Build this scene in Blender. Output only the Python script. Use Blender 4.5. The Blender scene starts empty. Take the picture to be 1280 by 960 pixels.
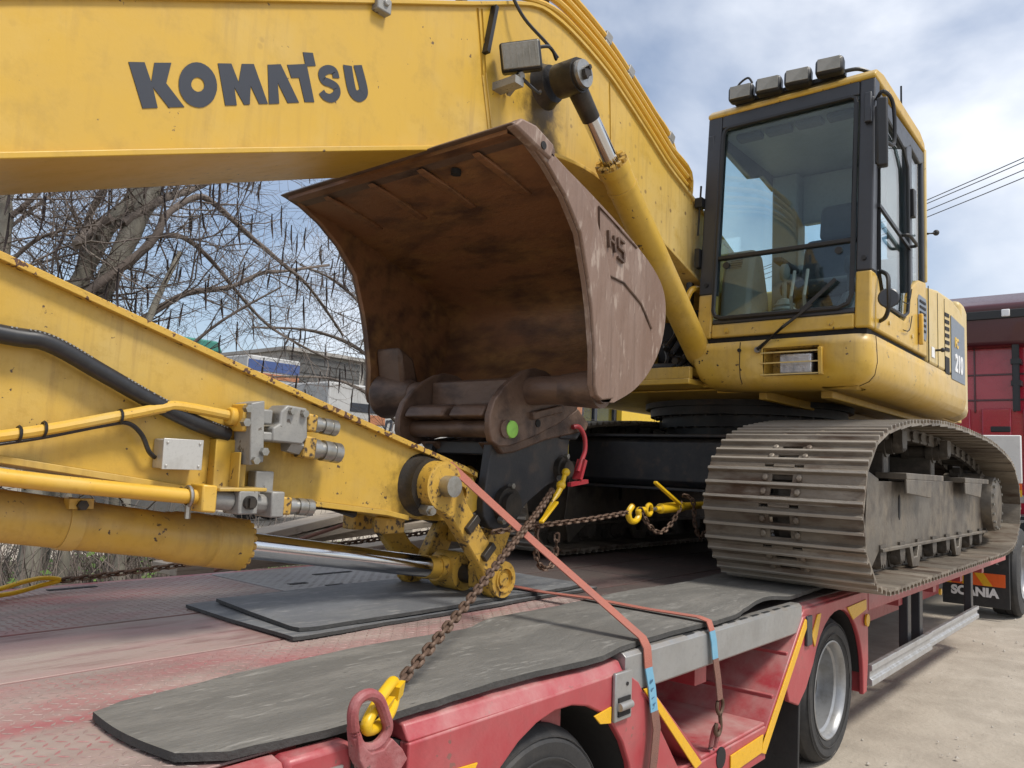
import bpy, bmesh, math, random
from mathutils import Vector, Matrix
random.seed(7)
sc = bpy.context.scene
col = sc.collection
R = math.radians
# ---------------------------------------------------------------- camera
cam = bpy.data.cameras.new('camera'); camo = bpy.data.objects.new('camera', cam); col.objects.link(camo)
cam.sensor_width = 36; cam.lens = 28.17; cam.clip_start = 0.05; cam.clip_end = 2000
M3 = Matrix(((0.63674, -0.10600, -0.76376), (-0.76992, -0.03309, -0.63729), (0.04228, 0.99382, -0.10268)))
camo.matrix_world = Matrix.Translation((0, 0, 1.45)) @ M3.to_4x4()
sc.camera = camo
# ---------------------------------------------------------------- sky
SUN_EL, SUN_AZ = 58, 282          # elevation, compass direction the light comes from (math angle of x,y)
w = bpy.data.worlds.new('World'); sc.world = w; w.use_nodes = True
wn = w.node_tree; wn.nodes.clear()
def N(t, ty, **k):
    n = t.nodes.new(ty)
    for a, b in k.items(): setattr(n, a, b)
    return n
wo = N(wn, 'ShaderNodeOutputWorld'); bg = N(wn, 'ShaderNodeBackground'); bg.inputs[1].default_value = 0.108
sky = N(wn, 'ShaderNodeTexSky', sky_type='NISHITA', sun_disc=False)
sky.sun_elevation = R(SUN_EL); sky.sun_rotation = R(90 - SUN_AZ); sky.air_density = 1.0; sky.dust_density = 1.6; sky.ozone_density = 1.2
tc = N(wn, 'ShaderNodeTexCoord'); mp = N(wn, 'ShaderNodeMapping'); mp.inputs['Scale'].default_value = (1.0, 1.0, 1.7); mp.inputs['Location'].default_value = (0.3, 1.7, 0.1)
nz = N(wn, 'ShaderNodeTexNoise'); nz.inputs['Scale'].default_value = 2.1; nz.inputs['Detail'].default_value = 9; nz.inputs['Roughness'].default_value = 0.5; nz.inputs['Distortion'].default_value = 0.25
cr = N(wn, 'ShaderNodeValToRGB'); cr.color_ramp.elements[0].position = 0.40; cr.color_ramp.elements[1].position = 0.62
cr.color_ramp.elements[0].color = (0.16, 0.16, 0.16, 1); cr.color_ramp.elements[1].color = (1, 1, 1, 1)
nz2 = N(wn, 'ShaderNodeTexNoise'); nz2.inputs['Scale'].default_value = 2.7; nz2.inputs['Detail'].default_value = 6
cr2 = N(wn, 'ShaderNodeValToRGB'); cr2.color_ramp.elements[0].position = 0.35; cr2.color_ramp.elements[1].position = 0.65
cr2.color_ramp.elements[0].color = (5.0, 5.5, 6.4, 1); cr2.color_ramp.elements[1].color = (8.8, 8.95, 9.25, 1)
mx = N(wn, 'ShaderNodeMix', data_type='RGBA')
L = wn.links.new
L(tc.outputs['Generated'], mp.inputs[0]); L(mp.outputs[0], nz.inputs[0]); L(mp.outputs[0], nz2.inputs[0])
L(nz.outputs[0], cr.inputs[0]); L(nz2.outputs[0], cr2.inputs[0])
L(cr.outputs[0], mx.inputs['Factor']); L(sky.outputs[0], mx.inputs['A']); L(cr2.outputs[0], mx.inputs['B'])
L(mx.outputs['Result'], bg.inputs[0]); L(bg.outputs[0], wo.inputs[0])
# ---------------------------------------------------------------- sun behind thin cloud
sl = bpy.data.lights.new('sun', 'SUN'); sl.energy = 2.6; sl.angle = R(13); sl.color = (1.0, 0.95, 0.87)
so = bpy.data.objects.new('sun', sl); col.objects.link(so)
ev, az = R(SUN_EL), R(SUN_AZ)
sd = Vector((math.cos(ev) * math.cos(az), math.cos(ev) * math.sin(az), math.sin(ev)))
so.rotation_euler = sd.to_track_quat('Z', 'Y').to_euler(); so.location = sd * 40
vs = sc.view_settings; vs.view_transform = 'Standard'; vs.look = 'None'; vs.exposure = 0.45; vs.gamma = 1.0; vs.use_curve_mapping = False
sc.render.engine = 'CYCLES'; sc.cycles.max_bounces = 8; sc.cycles.transparent_max_bounces = 12
# ---------------------------------------------------------------- materials
def mat(name, c, rough=0.5, metal=0.0, c2=None, amt=0.5, scale=3.0, chip=None, chip_amt=0.0, chip_scale=14.0, bump=0.0, bump_scale=60.0, dust=None, dust_amt=0.0, stretch=None, coat=0.0, rnd=0.0, spec=0.5, rvar=0.12, soft=0.0, streak=None, streak_amt=.5, speck=None):
    """paint or bare surface: base colour, broad fading (c2), chips with hard edges, dust on upward faces, fine relief"""
    m = bpy.data.materials.new(name); m.use_nodes = True; t = m.node_tree; lk = t.links.new
    b = t.nodes['Principled BSDF']
    b.inputs['Roughness'].default_value = rough; b.inputs['Metallic'].default_value = metal
    b.inputs['Coat Weight'].default_value = coat; b.inputs['Specular IOR Level'].default_value = spec
    tc = N(t, 'ShaderNodeTexCoord'); vec = tc.outputs['Object']
    if rnd:
        oi = N(t, 'ShaderNodeObjectInfo'); va = N(t, 'ShaderNodeVectorMath', operation='MULTIPLY_ADD')
        cx = N(t, 'ShaderNodeCombineXYZ')
        for i in range(3): lk(oi.outputs['Random'], cx.inputs[i])
        va.inputs[1].default_value = (37, 53, 71); lk(cx.outputs[0], va.inputs[0]); lk(vec, va.inputs[2]); vec = va.outputs[0]
    if stretch:
        mp = N(t, 'ShaderNodeMapping'); mp.inputs['Scale'].default_value = stretch; lk(vec, mp.inputs[0]); vec = mp.outputs[0]
    def noise(s, d=6, r=0.6):
        n = N(t, 'ShaderNodeTexNoise'); n.inputs['Scale'].default_value = s; n.inputs['Detail'].default_value = d; n.inputs['Roughness'].default_value = r
        lk(vec, n.inputs[0]); return n.outputs[0]
    def ramp(src, p0, p1):
        r = N(t, 'ShaderNodeMapRange'); r.inputs['From Min'].default_value = p0; r.inputs['From Max'].default_value = p1
        lk(src, r.inputs['Value']); return r.outputs[0]
    def mix(f, a, bb):
        n = N(t, 'ShaderNodeMix', data_type='RGBA'); lk(f, n.inputs['Factor'])
        for s, v in (('A', a), ('B', bb)):
            if isinstance(v, tuple): n.inputs[s].default_value = (*v, 1)
            else: lk(v, n.inputs[s])
        return n.outputs['Result']
    cur = tuple(c)
    broad = noise(scale)
    if c2 is not None:
        cur = mix(ramp(broad, 0.72 - amt * 0.5, 0.72 - amt * 0.5 + 0.28), cur, tuple(c2))
    fine = noise(scale * 9, 5, 0.7)
    dk = tuple(x * 0.80 for x in c)
    cur = mix(ramp(fine, 0.52, 0.80), cur, dk)
    if streak is not None:                       # thin run-down marks
        ms = N(t, 'ShaderNodeMapping'); ms.inputs['Scale'].default_value = (7, 7, .55); lk(vec, ms.inputs[0])
        ns = N(t, 'ShaderNodeTexNoise'); ns.inputs['Scale'].default_value = 4.5; ns.inputs['Detail'].default_value = 6; ns.inputs['Roughness'].default_value = .65; lk(ms.outputs[0], ns.inputs[0])
        mk = N(t, 'ShaderNodeMath', operation='MULTIPLY'); lk(ramp(ns.outputs[0], .50, .78), mk.inputs[0]); lk(ramp(broad, .38, .62), mk.inputs[1])
        mk2 = N(t, 'ShaderNodeMath', operation='MULTIPLY'); lk(mk.outputs[0], mk2.inputs[0]); mk2.inputs[1].default_value = streak_amt
        cur = mix(mk2.outputs[0], cur, tuple(streak))
    if speck is not None:                        # scattered grit
        vo = N(t, 'ShaderNodeTexVoronoi'); vo.inputs['Scale'].default_value = speck[1]; vo.inputs['Randomness'].default_value = 1; lk(vec, vo.inputs[0])
        inv = N(t, 'ShaderNodeMapRange'); inv.inputs['From Min'].default_value = .16; inv.inputs['From Max'].default_value = .10; lk(vo.outputs['Distance'], inv.inputs['Value'])
        mk = N(t, 'ShaderNodeMath', operation='MULTIPLY'); lk(inv.outputs[0], mk.inputs[0]); lk(ramp(broad, .45, .65), mk.inputs[1])
        cur = mix(mk.outputs[0], cur, tuple(speck[0]))
    if chip is not None:
        big = noise(chip_scale * 0.22, 3)
        ch = noise(chip_scale, 4, 0.55)
        a = N(t, 'ShaderNodeMath', operation='MULTIPLY_ADD'); lk(big, a.inputs[0]); a.inputs[1].default_value = 0.80; lk(ch, a.inputs[2])
        f = ramp(a.outputs[0], 1.215 - chip_amt * 1.15 - soft * .5, 1.245 - chip_amt * 1.15 + soft * .5)
        cur = mix(f, cur, tuple(chip))
    if dust is not None:
        g = N(t, 'ShaderNodeNewGeometry'); sx = N(t, 'ShaderNodeSeparateXYZ'); lk(g.outputs['Normal'], sx.inputs[0])
        up = ramp(sx.outputs[2], -0.2, 0.9)
        n2 = ramp(noise(scale * 2.3, 8, 0.65), 0.62 - dust_amt * 0.5, 0.92 - dust_amt * 0.5)
        mm = N(t, 'ShaderNodeMath', operation='MULTIPLY'); lk(up, mm.inputs[0]); lk(n2, mm.inputs[1])
        cur = mix(mm.outputs[0], cur, tuple(dust))
    if rnd and not isinstance(cur, tuple):
        hs = N(t, 'ShaderNodeHueSaturation'); rv = N(t, 'ShaderNodeMapRange'); rv.inputs['To Min'].default_value = 1 - .22 * rnd; rv.inputs['To Max'].default_value = 1 + .18 * rnd
        lk(oi.outputs['Random'], rv.inputs['Value']); lk(rv.outputs[0], hs.inputs['Value']); lk(cur, hs.inputs['Color']); cur = hs.outputs[0]
    if isinstance(cur, tuple): b.inputs['Base Color'].default_value = (*cur, 1)
    else: lk(cur, b.inputs['Base Color'])
    rr = N(t, 'ShaderNodeMapRange'); rr.inputs['To Min'].default_value = max(0.02, rough - rvar); rr.inputs['To Max'].default_value = min(1, rough + rvar)
    lk(fine, rr.inputs['Value']); lk(rr.outputs[0], b.inputs['Roughness'])
    if bump:
        bp = N(t, 'ShaderNodeBump'); bp.inputs['Strength'].default_value = bump; bp.inputs['Distance'].default_value = 0.01
        lk(noise(bump_scale, 5, 0.65), bp.inputs['Height']); lk(bp.outputs[0], b.inputs['Normal'])
    return m
def glass(name, tint, refl=1.0, base=0.035, rough=0.0):
    """thin pane: tinted see-through with Schlick reflection on both faces"""
    m = bpy.data.materials.new(name); m.use_nodes = True; t = m.node_tree; t.nodes.clear(); lk = t.links.new
    o = N(t, 'ShaderNodeOutputMaterial'); tr = N(t, 'ShaderNodeBsdfTransparent'); gl = N(t, 'ShaderNodeBsdfGlossy'); lw = N(t, 'ShaderNodeLayerWeight'); mxs = N(t, 'ShaderNodeMixShader')
    lw.inputs[0].default_value = .5; pw = N(t, 'ShaderNodeMath', operation='POWER'); pw.inputs[1].default_value = 5; lk(lw.outputs['Facing'], pw.inputs[0])
    ma = N(t, 'ShaderNodeMath', operation='MULTIPLY_ADD'); lk(pw.outputs[0], ma.inputs[0]); ma.inputs[1].default_value = refl * .9; ma.inputs[2].default_value = base
    tr.inputs[0].default_value = (*tint, 1); gl.inputs['Roughness'].default_value = rough
    lk(ma.outputs[0], mxs.inputs[0]); lk(tr.outputs[0], mxs.inputs[1]); lk(gl.outputs[0], mxs.inputs[2]); lk(mxs.outputs[0], o.inputs[0])
    return m
YEL = (0.60, 0.365, 0.055)
M = {
 'boom': mat('boom paint', (0.57, 0.350, 0.042), .38, 0, (0.59, 0.425, 0.15), .55, .9, (0.12, 0.07, 0.03), .035, 46, .05, 60, (.36, .27, .14), .4, streak=(.30, .18, .055), streak_amt=.75, speck=((.22, .13, .045), 11)),
 'yel': mat('yellow paint', (0.57, 0.355, 0.045), .40, 0, (0.58, 0.40, 0.13), .5, 1.6, (0.10, 0.06, 0.03), .07, 50, .05, 70, (.34, .26, .15), .5, streak=(.30, .18, .06), streak_amt=.5),
 'pale': mat('sun faded yellow paint', (0.60, 0.43, 0.14), .42, 0, (0.57, 0.45, 0.21), .6, 1.3, (0.14, 0.09, 0.05), .05, 50, .05, 70, (.38, .31, .2), .5, streak=(.34, .24, .11), streak_amt=.5),
 'arm': mat('worn yellow paint', (0.54, 0.330, 0.040), .42, 0, (0.54, 0.375, 0.11), .55, 2.0, (0.07, 0.04, 0.02), .07, 52, .07, 60, (.30, .21, .09), .5, streak=(.26, .15, .04), streak_amt=.6),
 'worn': mat('chipped and recess shade yellow paint', (0.52, 0.31, 0.045), .5, 0, (0.36, 0.22, 0.06), .5, 6, (0.05, 0.034, 0.022), .17, 60, .15, 70, soft=.12),  # chipped paint; its darker tone also gives the headlamp recess painted shade
 'edge': mat('flaking yellow paint on edge', (0.54, 0.33, 0.05), .55, 0, (0.46, 0.27, 0.07), .5, 5, (0.09, 0.04, 0.02), .20, 48, .25, 70),
 'pipe': mat('yellow pipe paint', (0.62, 0.36, 0.04), .36, 0, (0.58, 0.39, 0.10), .5, 4, (0.12, 0.06, 0.02), .05, 60),
 'rust': mat('rusty bucket steel', (0.125, 0.076, 0.052), .5, .2, (0.185, 0.12, 0.086), .55, 4, (0.055, 0.034, 0.026), .2, 10, .3, 45, stretch=(1, .5, 1), soft=.22, streak=(.06, .035, .025), streak_amt=.6),
 'rustin': mat('rusty bucket inside', (0.215, 0.100, 0.046), .5, .15, (0.34, 0.205, 0.065), .5, 1.6, (0.085, 0.042, 0.026), .22, 7, .35, 45, stretch=(1.3, .55, 1.3), soft=.25, streak=(.09, .042, .024), streak_amt=.6),
 'rustside': mat('scuffed bucket side', (0.195, 0.122, 0.088), .55, .15, (0.255, 0.178, 0.14), .6, 3, (0.34, 0.26, 0.21), .14, 26, .3, 45, soft=.12, stretch=(1.6, 1, .5), streak=(.10, .058, .038), streak_amt=.75),
 'black': mat('black steel paint', (0.024, 0.026, 0.031), .5, .1, (0.05, 0.048, 0.046), .5, 3, (0.085, 0.06, 0.045), .1, 15, .12, 60, (.10, .085, .07), .55, soft=.25),
 'grease': mat('greasy dark steel', (0.030, 0.026, 0.022), .45, .3, (0.07, 0.055, 0.04), .5, 9, bump=.2),
 'track': mat('worn track steel', (0.180, 0.150, 0.116), .5, .3, (0.30, 0.262, 0.212), .5, 9, (0.085, 0.052, 0.033), .18, 14, .5, 45, rnd=1.3, stretch=(1, .3, 1), soft=.2),
 'tframe': mat('dusty track frame', (0.120, 0.105, 0.086), .5, .3, (0.20, 0.160, 0.112), .55, 2.5, (0.055, 0.043, 0.034), .22, 8, .25, 50, (.26, .23, .19), .55, soft=.25, streak=(.23, .16, .09), streak_amt=.6),
 'link': mat('dusty track chain', (0.085, 0.073, 0.060), .55, .3, (0.15, 0.125, 0.10), .5, 14, bump=.3, rnd=1),
 'chrome': mat('chrome rod', (0.66, 0.66, 0.67), .13, 1.0, rvar=.03),
 'steel': mat('zinc plated steel', (0.40, 0.39, 0.36), .36, .85, (0.26, 0.24, 0.20), .5, 14, bump=.08),
 'grey': mat('grey painted casting', (0.25, 0.245, 0.23), .5, .15, (0.33, 0.32, 0.29), .5, 9, (0.12, 0.10, 0.08), .08, 60, .1),
 'alubox': mat('aluminium box', (0.50, 0.49, 0.46), .45, .4, (0.38, 0.36, 0.32), .4, 12),
 'galv': mat('galvanised steel', (0.36, 0.365, 0.365), .42, .55, (0.28, 0.285, 0.285), .5, 6, bump=.06, dust=(.33, .30, .26), dust_amt=.6),
 'alu': mat('aluminium side guard', (0.50, 0.51, 0.52), .38, .55, (0.38, 0.38, 0.38), .5, 6, dust=(.30, .28, .25), dust_amt=.5),
 'rubber': mat('black rubber', (0.020, 0.020, 0.021), .6, 0, (0.035, 0.034, 0.033), .5, 8, bump=.1),
 'tyre': mat('tyre rubber', (0.026, 0.026, 0.027), .68, 0, (0.060, 0.055, 0.050), .5, 6, bump=.15),
 'hose': mat('hydraulic hose', (0.018, 0.018, 0.020), .38, 0, (0.03, 0.03, 0.03), .5, 30),
 'red': mat('red trailer paint', (0.35, 0.042, 0.052), .38, 0, (0.40, 0.07, 0.075), .5, 2.2, (0.17, 0.06, 0.05), .075, 46, .06, 80, (.46, .26, .24), .5, streak=(.20, .03, .03), streak_amt=.5),
 'redrub': mat('red lashing ring paint', (0.27, 0.065, 0.068), .6, 0, (0.36, 0.18, 0.175), .55, 12, (0.12, 0.07, 0.06), .1, 50, .25, 60),
 'truckred': mat('dark red cab paint', (0.36, 0.016, 0.034), .26, 0, (0.27, 0.014, 0.026), .4, 1.5, coat=.5),
 'truckroof': mat('maroon spoiler paint', (0.06, 0.008, 0.012), .35, 0, coat=.3),
 'deckred': mat('worn red tread plate', (0.345, 0.098, 0.108), .5, .1, (0.33, 0.245, 0.22), .72, 1.3, (0.25, 0.19, 0.17), .27, 5, .25, 70, (.40, .33, .29), .45, soft=.25, stretch=(.55, 1.6, 1), speck=((.10, .06, .055), 26)),
 'deckmid': mat('scuffed deck sheet', (0.365, 0.225, 0.21), .55, .1, (0.315, 0.25, 0.222), .6, 1.6, (0.21, 0.10, 0.095), .21, 9, .3, 60, (.34, .28, .24), .45, soft=.12, stretch=(.35, 1.8, 1), speck=((.10, .05, .045), 18)),
 'deckgrey': mat('bare tread plate', (0.33, 0.315, 0.30), .48, .3, (0.25, 0.23, 0.215), .55, 2.5, bump=.2),
 'deckdark': mat('dark deck plate', (0.092, 0.072, 0.064), .6, .1, (0.14, 0.080, 0.074), .5, 1.8, (0.24, 0.21, 0.18), .08, 50, .5, 45, soft=.05, speck=((.27, .24, .20), 34)),  # darker plates from below the bucket on under the machine
 'mat': mat('rubber belt mat', (0.125, 0.120, 0.108), .68, 0, (0.205, 0.195, 0.174), .56, 4.5, (0.255, 0.245, 0.222), .11, 30, .5, 60, stretch=(.45, 1.9, 1), soft=.16, speck=((.06, .058, .053), 30)),
 'matedge': mat('rubber mat cut edge', (0.045, 0.044, 0.042), .8, 0, (0.09, 0.085, 0.08), .4, 8, bump=.5, bump_scale=60),
 'matblue': mat('blue grey belt mat', (0.125, 0.130, 0.138), .58, 0, (0.20, 0.20, 0.195), .55, 4.5, (0.28, 0.275, 0.26), .13, 26, .4, 60, stretch=(.5, 1.9, 1), soft=.16, speck=((.05, .05, .05), 30)),
 'refl': mat('yellow reflective tape', (0.72, 0.40, 0.012), .32, 0, (0.60, 0.34, 0.03), .4, 6, bump=.25, bump_scale=220),
 'orange': mat('orange reflective board', (0.75, 0.12, 0.02), .35),
 'strap': mat('faded red webbing', (0.37, 0.125, 0.088), .8, 0, (0.31, 0.125, 0.098), .5, 12, bump=.5, bump_scale=260),
 'strapold': mat('dirty webbing', (0.20, 0.095, 0.07), .85, 0, (0.15, 0.08, 0.065), .5, 12, bump=.5, bump_scale=260),
 'blue': mat('blue strap label', (0.14, 0.33, 0.46), .6, 0, (0.20, 0.38, 0.48), .5, 20),
 'bluetxt': mat('dark label print', (0.05, 0.11, 0.20), .6),
 'chain': mat('rusty chain', (0.105, 0.062, 0.040), .6, .45, (0.16, 0.11, 0.08), .5, 30, bump=.25),
 'hook': mat('yellow hook paint', (0.68, 0.42, 0.012), .36, 0, (0.60, 0.36, 0.02), .4, 12, (0.10, 0.06, 0.03), .08, 60),
 'hookred': mat('red hook paint', (0.38, 0.03, 0.04), .4, 0, (0.22, 0.06, 0.06), .5, 20),
 'letter': mat('dark decal', (0.030, 0.034, 0.045), .45),
 'white': mat('white paint', (0.46, 0.46, 0.45), .55, 0, (0.36, 0.355, 0.34), .5, 1.0, streak=(.20, .19, .17), streak_amt=.8),
 'whitetxt': mat('white lettering', (0.75, 0.75, 0.75), .5),
 'pillar': mat('dark grey cab paint', (0.034, 0.036, 0.042), .38, 0, (0.05, 0.05, 0.056), .4, 3),
 'decal': mat('blue grey decal', (0.135, 0.155, 0.185), .4, 0, (0.17, 0.19, 0.22), .4, 4),
 'plastic': mat('black plastic', (0.015, 0.015, 0.016), .45),
 'inner': mat('grey cab lining', (0.17, 0.19, 0.19), .6, 0, (0.14, 0.155, 0.155), .4, 4),
 'console': mat('grey green console', (0.16, 0.175, 0.165), .55),
 'seat': mat('dark seat cloth', (0.045, 0.050, 0.058), .85, bump=.3, bump_scale=200),
 'lens': mat('lamp lens', (0.27, 0.255, 0.22), .22, .35, (0.17, 0.16, 0.13), .5, 8, bump=.15, bump_scale=60),
 'lampclear': mat('clear lamp lens', (0.66, 0.68, 0.70), .15, .6, (0.40, 0.42, 0.45), .5, 30, bump=.3, bump_scale=60),
 'green': mat('fluorescent green paint', (0.30, 0.62, 0.10), .55, 0, (0.22, 0.45, 0.08), .5, 40),
 'ground': mat('packed dirt yard', (0.385, 0.335, 0.27), .92, 0, (0.45, 0.405, 0.34), .55, .45, (0.29, 0.25, 0.20), .2, 3.0, .7, 30, soft=.35, speck=((.52, .48, .42), 9)),
 'soil': mat('leaf litter', (0.105, 0.082, 0.055), .95, 0, (0.07, 0.085, 0.03), .5, 1.2, bump=.8, bump_scale=14),
 'stone': mat('pale pebble', (0.50, 0.46, 0.40), .9, 0, (0.36, 0.32, 0.27), .5, 20, rnd=1),
 'bark': mat('grey bark', (0.25, 0.232, 0.19), .9, 0, (0.13, 0.118, 0.092), .55, 5, bump=.7, bump_scale=28, stretch=(2, 2, .5)),
 'twig': mat('grey brown twig', (0.150, 0.120, 0.102), .85, 0, (0.20, 0.17, 0.14), .5, 3),
 'pod': mat('dry brown pod', (0.038, 0.026, 0.023), .7, 0, (0.06, 0.04, 0.032), .5, 8),
 'leaf': mat('spring weed leaf', (0.10, 0.17, 0.03), .6, 0, (0.06, 0.12, 0.02), .5, 3),
 'wood': mat('weathered plank', (0.36, 0.305, 0.24), .85, 0, (0.27, 0.23, 0.19), .55, 3, (0.14, 0.11, 0.09), .12, 14, .4, 40, rnd=1, stretch=(.25, 2.5, 2.5), soft=.1),
 'wall': mat('pale wall', (0.33, 0.315, 0.29), .85, 0, (0.26, 0.25, 0.23), .5, 1, streak=(.16, .15, .13), streak_amt=.8),
 'shutter': mat('dark grey shutter', (0.085, 0.085, 0.082), .7, 0, (0.12, 0.115, 0.11), .5, 2),
 'teal': mat('green tarpaulin', (0.04, 0.20, 0.16), .6),
 'bluestripe': mat('blue stripe', (0.05, 0.085, 0.22), .6),
 'orangepaint': mat('orange paint', (0.42, 0.17, 0.08), .6, 0, (0.36, 0.16, 0.09), .5, 2),
 'oryel': mat('bright yellow sheet', (0.66, 0.44, 0.03), .5, 0, (0.6, 0.42, 0.06), .4, 2),
 'cable': mat('power cable', (0.02, 0.02, 0.022), .6),
 'rimpaint': mat('silver rim paint', (0.34, 0.345, 0.35), .36, .5, (0.22, 0.215, 0.20), .5, 9, streak=(.14, .12, .10), streak_amt=.5),
 'headwhite': mat('white headboard paint', (0.66, 0.66, 0.65), .45, 0, (0.56, 0.56, 0.55), .4, 1.5),
 'pole': mat('wooden pole', (0.15, 0.12, 0.09), .9, bump=.4),
 'darkinside': mat('near black recess fill', (0.012, 0.011, 0.011), .8),  # near black stands in for shade in holes, recesses and wheel arches
 'glass': glass('tinted cab glass', (0.87, 0.945, 0.955), 1.0, .045),
 'glassclear': glass('clear glass', (0.90, 0.98, 0.99)),
 'glassside': glass('side window glass', (0.86, 0.95, 0.96), 1.0, .13),
 'vglass': mat('vehicle window', (0.10, 0.13, 0.15), .06, 0, spec=.8),
}
def by_height(m, z0, z1, c):
    """lighter colour towards the upper edges along the local z of the part"""
    t = m.node_tree; b = t.nodes['Principled BSDF']; src = b.inputs['Base Color'].links[0].from_socket
    tc = N(t, 'ShaderNodeTexCoord'); sx = N(t, 'ShaderNodeSeparateXYZ'); mr = N(t, 'ShaderNodeMapRange'); mr.inputs['From Min'].default_value = z0; mr.inputs['From Max'].default_value = z1; mr.inputs['To Max'].default_value = .8
    t.links.new(tc.outputs['Object'], sx.inputs[0]); t.links.new(sx.outputs[2], mr.inputs['Value'])
    mx = N(t, 'ShaderNodeMix', data_type='RGBA'); t.links.new(mr.outputs[0], mx.inputs['Factor']); t.links.new(src, mx.inputs['A']); mx.inputs['B'].default_value = (*c, 1); t.links.new(mx.outputs['Result'], b.inputs['Base Color'])
by_height(M['track'], .024, .031, (.38, .345, .295))
def stain(m, o, p, r, c, amt=.9):
    """a grease stain of its own around world point p on object o (radii r)"""
    t = m.node_tree; b = t.nodes['Principled BSDF']; src = b.inputs['Base Color'].links[0].from_socket; lk = t.links.new
    lp = Vector(p) - WL[o.name]; tc = N(t, 'ShaderNodeTexCoord'); mp = N(t, 'ShaderNodeMapping'); mp.inputs['Location'].default_value = [-lp[i] / r[i] for i in range(3)]; mp.inputs['Scale'].default_value = [1 / q for q in r]
    lk(tc.outputs['Object'], mp.inputs[0]); ln = N(t, 'ShaderNodeVectorMath', operation='LENGTH'); lk(mp.outputs[0], ln.inputs[0])
    nz = N(t, 'ShaderNodeTexNoise'); nz.inputs['Scale'].default_value = 16; nz.inputs['Detail'].default_value = 7; nz.inputs['Roughness'].default_value = .65; lk(tc.outputs['Object'], nz.inputs[0])
    ad = N(t, 'ShaderNodeMath', operation='MULTIPLY_ADD'); lk(nz.outputs[0], ad.inputs[0]); ad.inputs[1].default_value = 1.5; lk(ln.outputs['Value'], ad.inputs[2])
    mr = N(t, 'ShaderNodeMapRange'); mr.inputs['From Min'].default_value = 1.65; mr.inputs['From Max'].default_value = 1.0; mr.inputs['To Max'].default_value = amt; lk(ad.outputs[0], mr.inputs['Value'])
    mx = N(t, 'ShaderNodeMix', data_type='RGBA'); lk(mr.outputs[0], mx.inputs['Factor']); lk(src, mx.inputs['A']); mx.inputs['B'].default_value = (*c, 1); lk(mx.outputs['Result'], b.inputs['Base Color'])
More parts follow.
